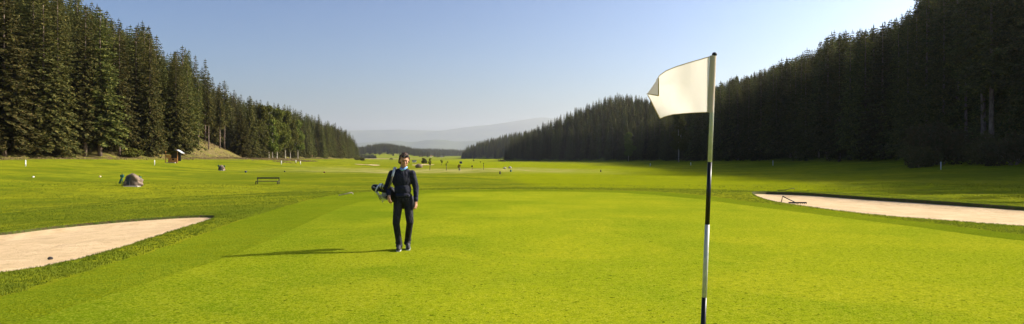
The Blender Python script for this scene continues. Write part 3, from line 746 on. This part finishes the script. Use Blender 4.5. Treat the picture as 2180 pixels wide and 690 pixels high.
M_COLL = simple('light_blue_shirt', (.18, .35, .62), .8, .1, 12, .2)
M_STRAP = simple('white_strap', (.50, .53, .60), .6, .1, 12, .3)
M_STRAPB = simple('olive_strap_pad', (.10, .09, .05), .7, .1, 12, .3)
hipR, hipL = (-.085, .02, .92), (.085, .03, .92)
kneR, ankR = (-.112, -.09, .50), (-.062, -.04, .09)
kneL, ankL = (.138, -.07, .52), (.058, .15, .12)
shR, shL = (-.205, .02, 1.405), (.160, .03, 1.405)
elR, wrR = (-.315, .11, 1.17), (-.245, -.09, 1.02)
elL, wrL = (.228, .07, 1.15), (.242, -.03, .905)
HC = Vector((.032, -.045, 1.655)); HR = Matrix.Rotation(R(16), 3, 'Z') @ Matrix.Rotation(R(20), 3, 'X')
def hp(x, y, z): return HC + HR @ Vector((x, y, z))
bd = MB()
# head
bd.ball(hp(0, .012, .025), (.077, .095, .098), HR, 20, 14); bd.ball(hp(0, -.02, -.045), (.058, .066, .075), HR, 16, 12); bd.ball(hp(0, -.045, -.092), (.032, .030, .026), HR)
bd.ball(hp(.035, -.055, -.025), (.026, .025, .03), HR); bd.ball(hp(-.035, -.055, -.025), (.026, .025, .03), HR)
bd.cap(hp(0, -.085, .018), hp(0, -.108, -.022), .011, .016); bd.ball(hp(0, -.082, .038), (.055, .018, .014), HR)
bd.ball(hp(0, -.082, -.060), (.026, .014, .008), HR); bd.ball(hp(0, -.080, -.073), (.022, .013, .009), HR)
for s in (-1, 1): bd.ball(hp(s * .078, .015, -.005), (.010, .022, .032), HR)
bd.cap((-.02, .03, 1.44), hp(0, .025, -.07), .062, .056)
# torso, limbs
bd.ball((-.025, .03, 1.30), (.165, .105, .20)); bd.ball((0, .03, 1.02), (.118, .09, .16)); bd.cap(shR, shL, .06, .06); bd.ball((0, .03, .93), (.13, .09, .10))
for a_, k_, an in ((hipR, kneR, ankR), (hipL, kneL, ankL)): bd.cap(a_, k_, .078, .052); bd.cap(k_, an, .050, .034)
for a_, k_, an in ((shR, elR, wrR), (shL, elL, wrL)): bd.cap(a_, k_, .048, .038); bd.cap(k_, an, .038, .026)
bd.cap(ankR, (-.055, -.18, .035), .036, .03); bd.cap(ankL, (.09, -.0, .045), .036, .03)
def hand(m, wr, dirv, palmn, side):
    wr = Vector(wr); d = Vector(dirv).normalized(); n_ = Vector(palmn).normalized(); s_ = d.cross(n_).normalized() * side
    m.cap(wr, wr + d * .03, .026, .027)
    for q in (-.028, -.01, .01, .028): m.cap(wr + d * .03 + s_ * q * .7, wr + d * .09 + s_ * q, .015, .012)
    for q, L in ((-.032, .060), (-.011, .076), (.011, .080), (.032, .070)):
        a1 = wr + d * .092 + s_ * q; a2 = a1 + (d * .9 + n_ * .35 + s_ * q * 3).normalized() * L * .5; a3 = a2 + (d * .6 + n_ * .8).normalized() * L * .5
        m.cap(a1, a2, .0095, .009, 8); m.cap(a2, a3, .009, .0075, 8)
    t1 = wr + d * .035 + s_ * .026; t2 = t1 + (d * .6 + s_ * .75 + n_ * .2).normalized() * .04; t3 = t2 + (d * .9 + s_ * .15 + n_ * .3).normalized() * .032
    m.cap(t1, t2, .013, .011, 8); m.cap(t2, t3, .011, .009, 8)
hand(bd, wrR, (.12, -.25, -1), (.6, .6, 0), -1)
hand(bd, wrL, (.02, -.12, -1), (-.8, .3, 0), 1)
remeshed(bd, 'body', M_SKIN, person, .0058, 3)
for s in (-1, 1): MB().ball(hp(s * .030, -.082, .012), (.012, .008, .007), HR).build('eye', simple('dark_eye', (.04, .03, .03), .3), person, True)
# hair
hr = MB(); rr = random.Random(4)
for k in range(150):
    th = rr.uniform(0, 6.283); ph = rr.uniform(.0, 2.0)
    x_, y_, z_ = math.sin(ph) * math.cos(th), math.sin(ph) * math.sin(th), math.cos(ph)
    if y_ < -.15 and z_ < .66: continue
    if z_ < .1 and y_ < -.05: continue
    p = hp(x_ * .084, .014 + y_ * .103, .028 + z_ * .103); q = p + HR @ Vector((x_ * .012, y_ * .012 + .004, -.030 + rr.uniform(-.014, .012))); hr.cap(p, q, .019, .010, 6)
for s in (-1, 1):
    for k in range(7): hr.cap(hp(s * .078, .0 + k * .015, .05), hp(s * (.084 + .008 * (k % 3)), .022 + k * .014, -.040 - .018 * (k % 3)), .014, .006, 6)
for k in range(7): hr.cap(hp((k - 3) * .022, .085, .0), hp((k - 3) * .024, .09, -.10 - .01 * (k % 2)), .022, .010, 6)
remeshed(hr, 'hair', M_HAIR, person, .005, 1)
sg = MB()
for s in (-1, 1): sg.ball(hp(s * .035, -.072, .098), (.030, .010, .020), HR @ Matrix.Rotation(R(-38), 3, 'X')); sg.tube([hp(s * .06, -.06, .095), hp(s * .088, -.02, .07), hp(s * .092, .04, .04)], .004, 6)
sg.tube([hp(-.012, -.08, .103), hp(.012, -.08, .103)], .004, 6)
tag(sg.build('sunglasses', M_BLACK, None, True), 'dark sunglasses pushed up on the hair of the golfer', 'sunglasses').parent = None
bpy.data.objects['sunglasses'].location = (PX, PY, PZ)
# sweater
sw = MB(); sw.ball((-.027, .03, 1.31), (.190, .125, .205), None, 20, 14); sw.ball((-.01, .03, 1.12), (.158, .116, .17), None, 20, 14); sw.ball((.0, .03, 1.00), (.166, .122, .075), None, 20, 12); sw.cap((-.10, -.05, 1.01), (.10, -.05, 1.0), .035, .035)
sw.cap(shR, shL, .070, .070); sw.cap((-.10, .03, 1.44), (.06, .03, 1.44), .065, .065); sw.ball((-.02, .02, 1.485), (.080, .075, .035))
for a_, k_, an in ((shR, elR, wrR), (shL, elL, wrL)):
    sw.cap(a_, k_, .072, .056); k_ = Vector(k_); an = Vector(an); sw.cap(k_, an + (an - k_) * -.05, .056, .040)
rs = random.Random(3)
swo = remeshed(sw, 'sweater', M_NAVY, person, .008, 3)
cu = MB()
for wv, el in ((wrR, elR), (wrL, elL)):
    wv = Vector(wv); d = (wv - Vector(el)).normalized(); cu.tube([wv - d * .055, wv - d * .02, wv - d * .005], [.043, .041, .036], 16)
cu.build('cuffs', M_NAVY, swo, True)
MB().tube([hp(-.05, -.02, -.135), (-.035, -.060, 1.50), (.0, -.085, 1.475), (.04, -.065, 1.50), hp(.055, .0, -.13)], [.016, .022, .016, .022, .014], 10).build('shirt_collar', M_COLL, person, True)
# trousers
tr = MB(); tr.ball((0, .035, .93), (.168, .118, .12), None, 20, 12)
for a_, k_, an, s in ((hipR, kneR, ankR, -1), (hipL, kneL, ankL, 1)):
    tr.cap(a_, k_, .092, .068); k_ = Vector(k_); an = Vector(an); tr.cap(k_, an + Vector((0, 0, .02)), .064, .058); tr.ball(an + Vector((0, -.01, -.005)), (.066, .080, .05)); tr.ball(an + Vector((.01 * s, .0, .05)), (.070, .070, .025))
remeshed(tr, 'trousers', M_TRS, person, .008, 3)
for (hx, hy, hz_), (tx_, ty_, tz_) in (((-.07, .005, .05), (-.05, -.215, .045)), ((.062, .185, .085), (.095, -.01, .042))):
    s_ = MB(); s_.cap((hx, hy, hz_), (tx_, ty_, tz_), .046, .040); s_.ball(((hx + tx_) / 2, (hy + ty_) / 2, (hz_ + tz_) / 2 + .025), (.042, .07, .04)); so_ = remeshed(s_, 'shoe', M_SHOE, person, .006, 2)
    d = Vector((tx_ - hx, ty_ - hy, tz_ - hz_)); MB().tube([Vector((hx, hy, hz_ - .04)) - d * .15, Vector((hx, hy, hz_ - .04)) + d * .5, Vector((tx_, ty_, tz_ - .036)) + d * .14], [.042, .046, .036], 12, flat=(1, .25)).build('sole', M_STK, so_, True)
# golf bag across the back
bag = empty('golf_bag', (PX, PY, PZ), 0, 'black golf bag hanging on its strap behind the golfer, mouth to the left', 'golf bag')
M_BAG = simple('black_bag_nylon', (.014, .014, .018), .6, .4, 15, .3)
m0 = Vector((-.34, .13, 1.07)); m1 = Vector((.085, .44, .84)); dv = (m1 - m0).normalized()
MB().tube([m0, m0 + dv * .05, m0 + dv * .3, m0 + dv * .62, m1], [.125, .13, .125, .135, .13], 18).build('tube_body', M_BAG, bag, True)
MB().tube([m0 - dv * .012, m0 + dv * .03], [.124, .124], 18).build('collar_ring', simple('bag_trim', (.30, .30, .33), .5), bag, True)
pk = MB(); pk.ball(m0 + dv * .36 + Vector((.0, -.05, -.10)), (.13, .055, .08), Matrix.Rotation(R(29), 3, 'Y')); remeshed(pk, 'pocket', M_BAG, bag, .01, 3)
MB().tube([m1 - dv * .01, m1 + dv * .03], [.126, .118], 18).build('base_cap', simple('tan_leather', (.30, .19, .08), .6), bag, True)
def ribbon(P_, wv, mat, name, parent):
    vs = []; 
    for p in P_: p = Vector(p); vs += [p + Vector(wv) * .5, p - Vector(wv) * .5]
    m_ = MB().add(vs, [(2 * i, 2 * i + 1, 2 * i + 3, 2 * i + 2) for i in range(len(P_) - 1)]); o = m_.build(name, mat, parent, True); s_ = o.modifiers.new('t', 'SOLIDIFY'); s_.thickness = .012; s_.offset = 0; return o
st = ribbon([(-.16, .16, 1.42), (-.155, .08, 1.512), (-.150, .0, 1.525), (-.152, -.06, 1.49), (-.160, -.108, 1.42), (-.175, -.128, 1.36)], (.042, 0, 0), M_STRAP, 'strap', bag)
ribbon([(-.175, -.130, 1.365), (-.19, -.140, 1.30), (-.215, -.125, 1.22), (-.26, -.08, 1.14)], (.036, 0, 0), M_STRAPB, 'strap_pad', st)
# head covers and clubs
for c_, r_, rot, lab in (((-.500, -.02, 1.145), (.085, .070, .068), 25, 'black and white driver head cover at the mouth of the golf bag'), ((-.405, .0, 1.185), (.050, .05, .045), 10, 'smaller white and dark head cover beside the arm of the golfer')):
    e = empty('head_cover', (PX, PY, PZ), 0, lab, 'head cover'); rm = Matrix.Rotation(R(rot), 3, 'Y'); big_ = r_[0] > .06
    MB().ball(c_, r_, rm, 20, 14).build('shell', M_BLACK if big_ else M_STRAP, e, True)
    k_ = Vector(c_); d = rm @ Vector((1, 0, 0))
    if big_:
        MB().tube([k_ + d * .018, k_ + d * .040], [.0735, .0665], 24, cap=False).build('white_band', M_STRAP, e, True)
        mk = MB()
        for q in range(5): mk.box(k_ + rm @ Vector((-.040 + q * .013, -.0660 + abs(q - 1.5) * .001, .008 + .004 * math.sin(q * 2.))), (.006, .008, .020), rm @ Matrix.Rotation(R(20), 3, 'Y'))
        mk.build('white_marks', M_STRAP, e)
        MB().tube([k_ + d * .06, m0 + dv * .05], [.035, .022], 12).build('sock', M_BLACK, e, True)
    else:
        MB().tube([k_ + d * .015, k_ + d * .03], [.052, .046], 20, cap=False).build('dark_band', M_BLACK, e, True); MB().tube([k_ + d * .03, m0 + dv * .05], [.03, .02], 12).build('sock', M_BLACK, e, True)
for i, (x_, z_, y_) in enumerate(((-.470, 1.03, -.03), (-.445, .985, -.05), (-.435, .935, -.01), (-.405, .955, -.06), (-.385, .91, -.03), (-.41, 1.01, -.06))):
    e = empty('golf_club', (PX, PY, PZ), 0, 'iron head sticking out of the golf bag below the driver head cover', 'golf club', 'iron heads at the mouth of the golf bag')
    p = Vector((x_, y_, z_)); MB().tube([p, m0 + dv * .3 + Vector((0, 0, .01 * i - .02))], .006, 6).build('shaft', M_METAL, e, True)
    rm = Matrix.Rotation(R(40 + 25 * i), 3, 'Y') @ Matrix.Rotation(R(20 * i), 3, 'Z'); MB().ball(p + rm @ Vector((-.02, 0, .018)), (.040, .009, .024), rm, 12, 8).build('head', M_METAL, e, True)

# ---------------------------------------------------------------- bench
def bench():
    x, y, z = hit(571, 392.5); k = F / y; W = 48 / k; H = 14.5 / k
    t = empty('bench', (x, y, z), 0, 'dark wooden two rail bench standing alone on the left meadow', 'bench')
    MB().box((0, 0, H - .06), (W, .05, .13)).build('backrest', M_DKWOOD, t, bevel=.01)
    MB().box((0, -.27, H * .46), (W - .08, .40, .06)).build('seat', M_DKWOOD, t, bevel=.01)
    for s in (-1, 1):
        MB().box((s * (W / 2 - .05), .035, H * .48), (.07, .06, H * .98)).build('leg', M_DKWOOD, t, bevel=.01)
        MB().box((s * (W / 2 - .05), -.40, H * .22), (.07, .06, H * .44)).build('leg', M_DKWOOD, t, bevel=.01)
        MB().box((s * (W / 2 - .05), -.19, H * .405), (.08, .38, .05)).build('rail', M_DKWOOD, t)
bench()
# boulders with ball washers
def boulder(px, py, wpx, hpx, lab, seed):
    x, y, z = hit(px, py); k = F / y; W = wpx / k; H = hpx / k
    t = empty('boulder', (x, y, z), 0, lab, 'boulder'); rr = random.Random(seed)
    m = MB().ball((0, 0, 0), (1, 1, 1), None, 28, 20); vs = []
    for v in m.v:
        v = Vector(v); n_ = noise.noise(v * 1.7 + Vector((seed, 0, 0))) * .35 + noise.noise(v * 4 + Vector((seed, 3, 0))) * .12
        sq = max(abs(v.x), abs(v.y), abs(v.z)); p = v / sq * .45 + v * .55
        p = p * (1 + n_); px_ = p.x * W * .48; pz = (p.z * .62 + .5) * H
        top_ = 1 - .5 * smooth01((px_ / W + .05) * 1.6); pz = pz * (top_ if px_ > 0 else 1 - .3 * smooth01((-px_ / W - .05) * 2.)); vs.append((px_, p.y * W * .32, pz - .08))
    MB().add(vs, m.f).build('stone', M_ROCK, t, True)
    MB().add([(-W * .46, -W * .28, H * .30), (-W * .04, -W * .40, H * .12), (-W * .02, -W * .36, H * .82), (-W * .20, -W * .28, H * .80), (-W * .46, -W * .22, H * .34), (-W * .04, -W * .30, H * .12), (-W * .02, -W * .26, H * .82), (-W * .20, -W * .18, H * .80)], [(0, 1, 2, 3), (7, 6, 5, 4), (0, 4, 5, 1), (1, 5, 6, 2), (2, 6, 7, 3), (3, 7, 4, 0)]).build('sign_plate', M_SLATE, t)
    MB().box((W * .12, -W * .40, .02), (W * .80, W * .35, .08)).build('plinth', M_STONE, t, bevel=.02)
    return x, y, z, k, W, H
bx, by, bz, bk, bW, bH = boulder(285, 397, 38, 27, 'large grey boulder with a dark plate on its face on the left meadow', 2)
def washer(px, py, hpx, lab, towel=True):
    x, y, z = hit(px, py); k = F / y; H = hpx / k
    t = empty('ball_washer', (x, y, z), 0, lab, 'ball washer')
    MB().tube([(0, 0, -.1), (0, 0, H * .8)], .035, 8).build('post', M_TEAL, t, True); MB().box((0, 0, H * .88), (.26, .2, H * .26)).build('washer_box', M_TEAL, t, bevel=.03); MB().tube([(0, 0, H), (0, 0, H + .12)], .025, 8).build('handle', M_BLACK, t, True)
    if towel: MB().add([(-.08, -.06, H * .72), (.02, -.08, H * .72), (-.10, -.08, H * .15), (-.28, -.06, H * .22), (-.08, -.03, H * .72), (.02, -.05, H * .72), (-.10, -.05, H * .15), (-.28, -.03, H * .22)], [(0, 3, 2, 1), (4, 5, 6, 7), (0, 1, 5, 4), (1, 2, 6, 5), (2, 3, 7, 6), (3, 0, 4, 7)]).build('towel', M_TEAL, t)
washer(260, 395.5, 23, 'dark teal ball washer with hanging towel left of the large boulder')
washer(297, 392, 16, 'small dark teal post right behind the large boulder', False)
boulder(472, 363.5, 13, 12, 'small pale boulder far back on the left meadow below the brown slope', 5)
washer(465.5, 363, 11, 'dark green ball washer left of the small pale boulder', False)
washer(477.5, 361, 8, 'dark green bin right of the small pale boulder', False)
# posts and markers
def post(px, py, hpx, lab, mat=M_WHITE, name='marker_post', r=.055, cat='post', capm=None):
    x, y, z = hit(px, py); H = hpx * y / F; r = max(r, .0)
    t = empty(name, (x, y, z), 0, lab, cat); MB().tube([(0, 0, -.15), (0, 0, H * .95)], [r, r], 8).build('shaft', mat, t, True); MB().tube([(0, 0, H * .95), (0, 0, H)], [r * 1.12, r * .5], 8).build('top', capm or mat, t, True)
post(54.5, 354.5, 14, 'white marker post at the foot of the leftmost spruces', r=.06)
post(329, 352, 11, 'white marker post left of the wooden shelter', r=.05)
post(599, 350, 8, 'leftmost of three white posts at the grass path beyond the bench', r=.085)
post(630, 346.5, 5.5, 'middle one of three white posts at the grass path beyond the bench', r=.085)
post(639.5, 350, 7, 'rightmost of three white posts at the grass path beyond the bench', r=.085)
post(1645.5, 353, 11, 'pale post in the shade between the flagstick and the large bush', r=.055)
post(2003, 361.5, 17, 'pale post in the shade in front of the large bush', r=.06)
post(1384.5, 354, 6, 'pale post in the shade below the white flag', r=.09)
post(1470.5, 352, 6, 'pale post in the shade left of the flagstick', r=.09)
post(1064.5, 371.5, 6.5, 'dark short post on the fairway beyond the green', M_DKWOOD, r=.10)
post(1087.5, 366, 4.5, 'short teal post on the fairway beside two pale stones', M_TEAL, r=.14)
post(1279, 366.5, 5, 'dark short post at the shade edge on the fairway left of the flag', M_DKWOOD, r=.09)
post(865, 368, 12, 'thin dark post in the meadow right behind the head of the golfer', M_DKWOOD, r=.05) if False else None
def marker(px, py, r, lab, mat, lump=1.):
    x, y, z = hit(px, py); t = empty('tee_marker', (x, y, z), 0, lab, 'tee marker'); MB().ball((0, 0, r * .6), (r, r, r * .8)).build('knob', mat, t, True); MB().tube([(0, 0, -.08), (0, 0, r * .3)], [r * .4, r * .4], 8).build('spike', M_BLACK, t)
marker(71, 378, .10, 'white ball shaped tee marker on the left tee', M_WHITE); marker(213, 377.5, .11, 'white and yellow tee marker left of the boulder', simple('cream_paint', (.75, .62, .35), .5))
marker(523, 367, .16, 'blue tee marker on the meadow behind the bench', M_BLUE); marker(606, 366.5, .13, 'dark tee marker right behind the bench', M_BLACK); marker(690.5, 368, .14, 'dark red tee marker left of the golfer', simple('dark_red', (.12, .02, .02), .5))
def stone(px, py, r, lab, mat=M_STONE):
    x, y, z = hit(px, py); m = MB().ball((0, 0, r * .4), (r, r * .8, r * .7), None, 14, 10)
    m.v = [tuple(Vector(v) * (1 + .15 * noise.noise(Vector(v) * 3 + Vector((px, 0, 0))))) for v in m.v]; o = m.build('stone', mat, None, True); o.location = (x, y, z); tag(o, lab, 'stone')
stone(1074.5, 359.5, .34, 'left one of two pale stones at the edge of the shade'); stone(1085.5, 359, .38, 'right one of two pale stones at the edge of the shade')
stone(107, 553, .045, 'dark clod lying in the sand of the left bunker', M_DKWOOD)
stone(892, 357.5, .9, 'low pale and rusty mound in the meadow right of the golfer', M_ROCK)
# shelter
def shelter():
    x, y, z = hit(366, 347); k = F / y; t = empty('wooden_shelter', (x, y, z), 0, 'small orange timber shelter with a pale tilted roof under the left forest', 'shelter'); u_ = 1 / k
    MB().box((0, 1.2, 14 * u_), (24 * u_, .08, 20 * u_)).build('back_wall', M_DKWOOD, t)
    MB().box((2 * u_, 0, 5.0 * u_), (20 * u_, .10, 10 * u_)).build('counter', M_TIMBER, t, bevel=.02); MB().box((-1 * u_, -.25, .6 * u_), (20 * u_, .5, 1.4 * u_)).build('step', M_STONE, t)
    MB().box((-9 * u_, .2, 14 * u_), (12 * u_, .08, 6.5 * u_)).build('board', simple('bright_timber', (.68, .34, .10), .5, .2, 5), t, bevel=.02)
    for s in (-13.5, 11.8): MB().box((s * u_, 0, 12.5 * u_), (1.2 * u_, 1.2 * u_, 25 * u_)).build('post', M_TIMBER, t)
    MB().box((3 * u_, -.06, 7.5 * u_), (4 * u_, .07, 3 * u_)).build('hatch', M_BLACK, t)
    for a_, b__ in (((-16, 20), (10, 27.5)), ((10, 27.6), (21, 20.5))):
        p = Vector((a_[0] * u_, .5, a_[1] * u_)); q = Vector((b__[0] * u_, .5, b__[1] * u_)); an = math.atan2(q.z - p.z, q.x - p.x); MB().box((p + q) / 2, ((q - p).length, 1.0 if a_[0] > 0 else 1.8, .07), Matrix.Rotation(-an, 3, 'Y')).build('roof', M_DKWOOD if a_[0] < 0 else M_ROOF, t)
shelter()
# log pile
def logs():
    x, y, z = hit(651, 334); k = F / y; t = empty('log_pile', (x, y, z), R(8), 'pile of orange brown logs at the foot of the left hill', 'log pile'); r_ = 1.4 / k; i = 0
    for row in range(4):
        for q in range(9 - 2 * row):
            MB().tube([((q - 4 + row) * 2 * r_ + rnd.uniform(-.1, .1), rnd.uniform(-.3, .1), r_ + row * 1.75 * r_), ((q - 4 + row) * 2 * r_, 3.5, r_ + row * 1.75 * r_)], r_ * rnd.uniform(.8, 1.0), 9).build('log', M_LOG, t, True)
logs()
# bunker rakes
def rake(name_label, a, elbow, tip, mat, head=True, y0=6.5):
    xa, ya, za = hit(*a, y0=y0); k = F / ya
    def q(p, dy=0): return Vector(((p[0] - a[0]) / k, dy, (a[1] - p[1]) / k))
    t = empty('bunker_rake', (xa, ya, za), 0, name_label, 'rake')
    MB().tube([(0, 0, .02), q(elbow), q(tip)], [.020, .020, .020], 8).build('handle', mat, t, True)
    if head:
        hd = MB().box((0, 0, .05), (.66, .04, .05))
        for i in range(10): hd.box((-.31 + .07 * i, 0, .0), (.015, .015, .09))
        hd.build('rake_head', M_BLACK, t)
rake('dark bunker rake propped on the near edge of the long right bunker', (1698, 434.5), (1666, 418), (1663.5, 430), M_BLACK)
rake('dark bunker rake lying on the grass behind the long right bunker', (1664, 406.5), (1690, 401), (1692, 409), M_BLACK)
rake('pale rake with bent handle lying at the back left edge of the green', (721, 417), (749, 410), (752, 413.5), M_RAKE, False)
# saplings in the valley
def sapling(px, py, hpx, lab, mat=M_DEC, wide=.32, staked=False, n=500, seed=1, bare=.35, dens=1):
    x, y, z = hit(px, py); H = hpx * y / F; t = empty('young_tree', (x, y, z), 0, lab, 'young tree'); rr = random.Random(seed)
    MB().tube([(0, 0, -.1), (.03 * H, 0, H * .5), (0, 0, H * .95)], [.012 * H + .03, .012 * H + .02, .02], 6).build('trunk', M_BARK, t, True)
    bl_ = []
    for i in range(12): a_ = rr.uniform(0, 6.28); e = H * wide * .5 * rr.random(); s = H * wide * rr.uniform(.15, .3); bl_.append(((math.cos(a_) * e, math.sin(a_) * e, H * rr.uniform(bare, .95)), (s, s, s)))
    link('crown', leaf_mass(seed, bl_, n, H * .022 + .03, mat), t)
    if staked:
        for s in (-1, 1): MB().tube([(s * H * .13, 0, -.1), (s * H * .11, 0, H * .45)], .06, 6).build('stake', M_PALE, t)
M_AUT = foliage('autumn_leaves', (.22, .12, .03), (.28, .10, .03), (.30, .18, .04), .3)
sapling(915, 362, 26, 'tallest young tree in the valley, loose yellowish crown', seed=21, n=420, wide=.34)
sapling(940, 352.5, 12, 'small young tree in the valley right of the tallest one', seed=22, wide=.45, bare=.4)
sapling(950, 363, 18, 'thin young tree with a sparse stem in the valley', seed=23, n=90, wide=.15, bare=.6)
sapling(978, 363, 12, 'staked young tree with reddish autumn crown', M_AUT, .5, True, 500, 24, .55)
sapling(1005, 361, 9, 'dark round young tree with thin stem right of the reddish one', M_BUSH, .4, False, 400, 25, .6)
sapling(1029, 361.5, 15, 'thin bare young tree beside the dark round one', seed=26, n=80, wide=.18, bare=.5)
sapling(953, 348, 6, 'dark upright little tree farther back in the valley', M_BUSH, .5, False, 400, 27, .2)
sapling(1008, 345, 7, 'little tree near the middle of the far meadow', seed=28, wide=.6, bare=.4)
sapling(1061, 344, 8, 'slim dark young tree beside the low bush at the hill tip', M_BUSH, .3, False, 400, 29, .1)
sapling(1023, 348, 5, 'small dark upright tree in the far meadow left of the hill tip', M_BUSH, .4, False, 300, 30, .2)
def covered():
    x, y, z = hit(981, 348.5); k = F / y; t = empty('starter_box', (x, y, z), 0, 'dark blue box shaped hut in the valley meadow', 'hut'); W = 5.2 / k; H = 5 / k
    MB().box((0, 0, H * .4), (W, W * .7, H * .8)).build('wall', M_BLUE, t); MB().add([(-W * .55, -W * .4, H * .8), (W * .55, -W * .4, H * .8), (W * .55, W * .4, H * .8), (-W * .55, W * .4, H * .8), (-W * .2, 0, H), (W * .2, 0, H)], [(0, 1, 5, 4), (1, 2, 5), (2, 3, 4, 5), (3, 0, 4), (0, 3, 2, 1)]).build('roof', M_SLATE, t)
covered()
def farm(px, py, wpx, hpx, lab, roofm=M_RED, wall=M_WHITE):
    x, y, z = hit(px, py); k = F / y; W = wpx / k; H = hpx / k; t = empty('farmhouse', (x, y, z), R(20), lab, 'house')
    MB().box((0, 0, H * .28), (W, W * .6, H * .6)).build('wall', wall, t)
    rf = MB().add([(-W * .55, -W * .36, H * .56), (W * .55, -W * .36, H * .56), (W * .55, W * .36, H * .56), (-W * .55, W * .36, H * .56), (-W * .55, 0, H), (W * .55, 0, H)], [(0, 1, 5, 4), (2, 3, 4, 5), (0, 4, 3), (1, 2, 5), (0, 3, 2, 1)]).build('roof', roofm, t)
    for q in (-.3, 0, .3): MB().box((W * q, -W * .303, H * .3), (W * .1, .1, H * .2)).build('window', M_SLATE, t)
farm(882, 345.5, 8, 4.5, 'low white building with dark roof right of the head of the golfer', M_SLATE)
farm(918, 334.5, 4, 3, 'tiny white farmhouse in front of the wooded ridge', M_RED)
farm(940, 335, 5, 3, 'tiny pale farmhouse right of the white one far down the valley', M_SLATE, M_STONE)
farm(898, 334, 4, 3, 'tiny brown roofed farmhouse far behind the golfer', M_RED, M_STONE)
# small valley bunkers as pale sand patches set in the turf
def patch(px, py, rx, ry, lab):
    x, y, z = hit(px, py); V_ = [(0, 0, .12)]; n = 24
    for i in range(n):
        a_ = 6.283 * i / n; q = 1 + .15 * math.sin(a_ * 3 + px); X_ = rx * math.cos(a_) * q; Y_ = ry * math.sin(a_) * q; V_.append((X_, Y_, hz(x + X_, y + Y_) - z + .10))
    o = MB().add(V_, [(0, i + 1, (i + 1) % n + 1) for i in range(n)]).build('sand_bunker', MS); o.location = (x, y, z); o['kind'] = 'structure'; o['label'] = lab
patch(780, 351.5, 3.2, 6, 'small sand bunker left of the golfer down the fairway'); patch(900, 351.5, 3.5, 8, 'small sand bunker in the meadow right of the golfer')
print('BUILD DONE')
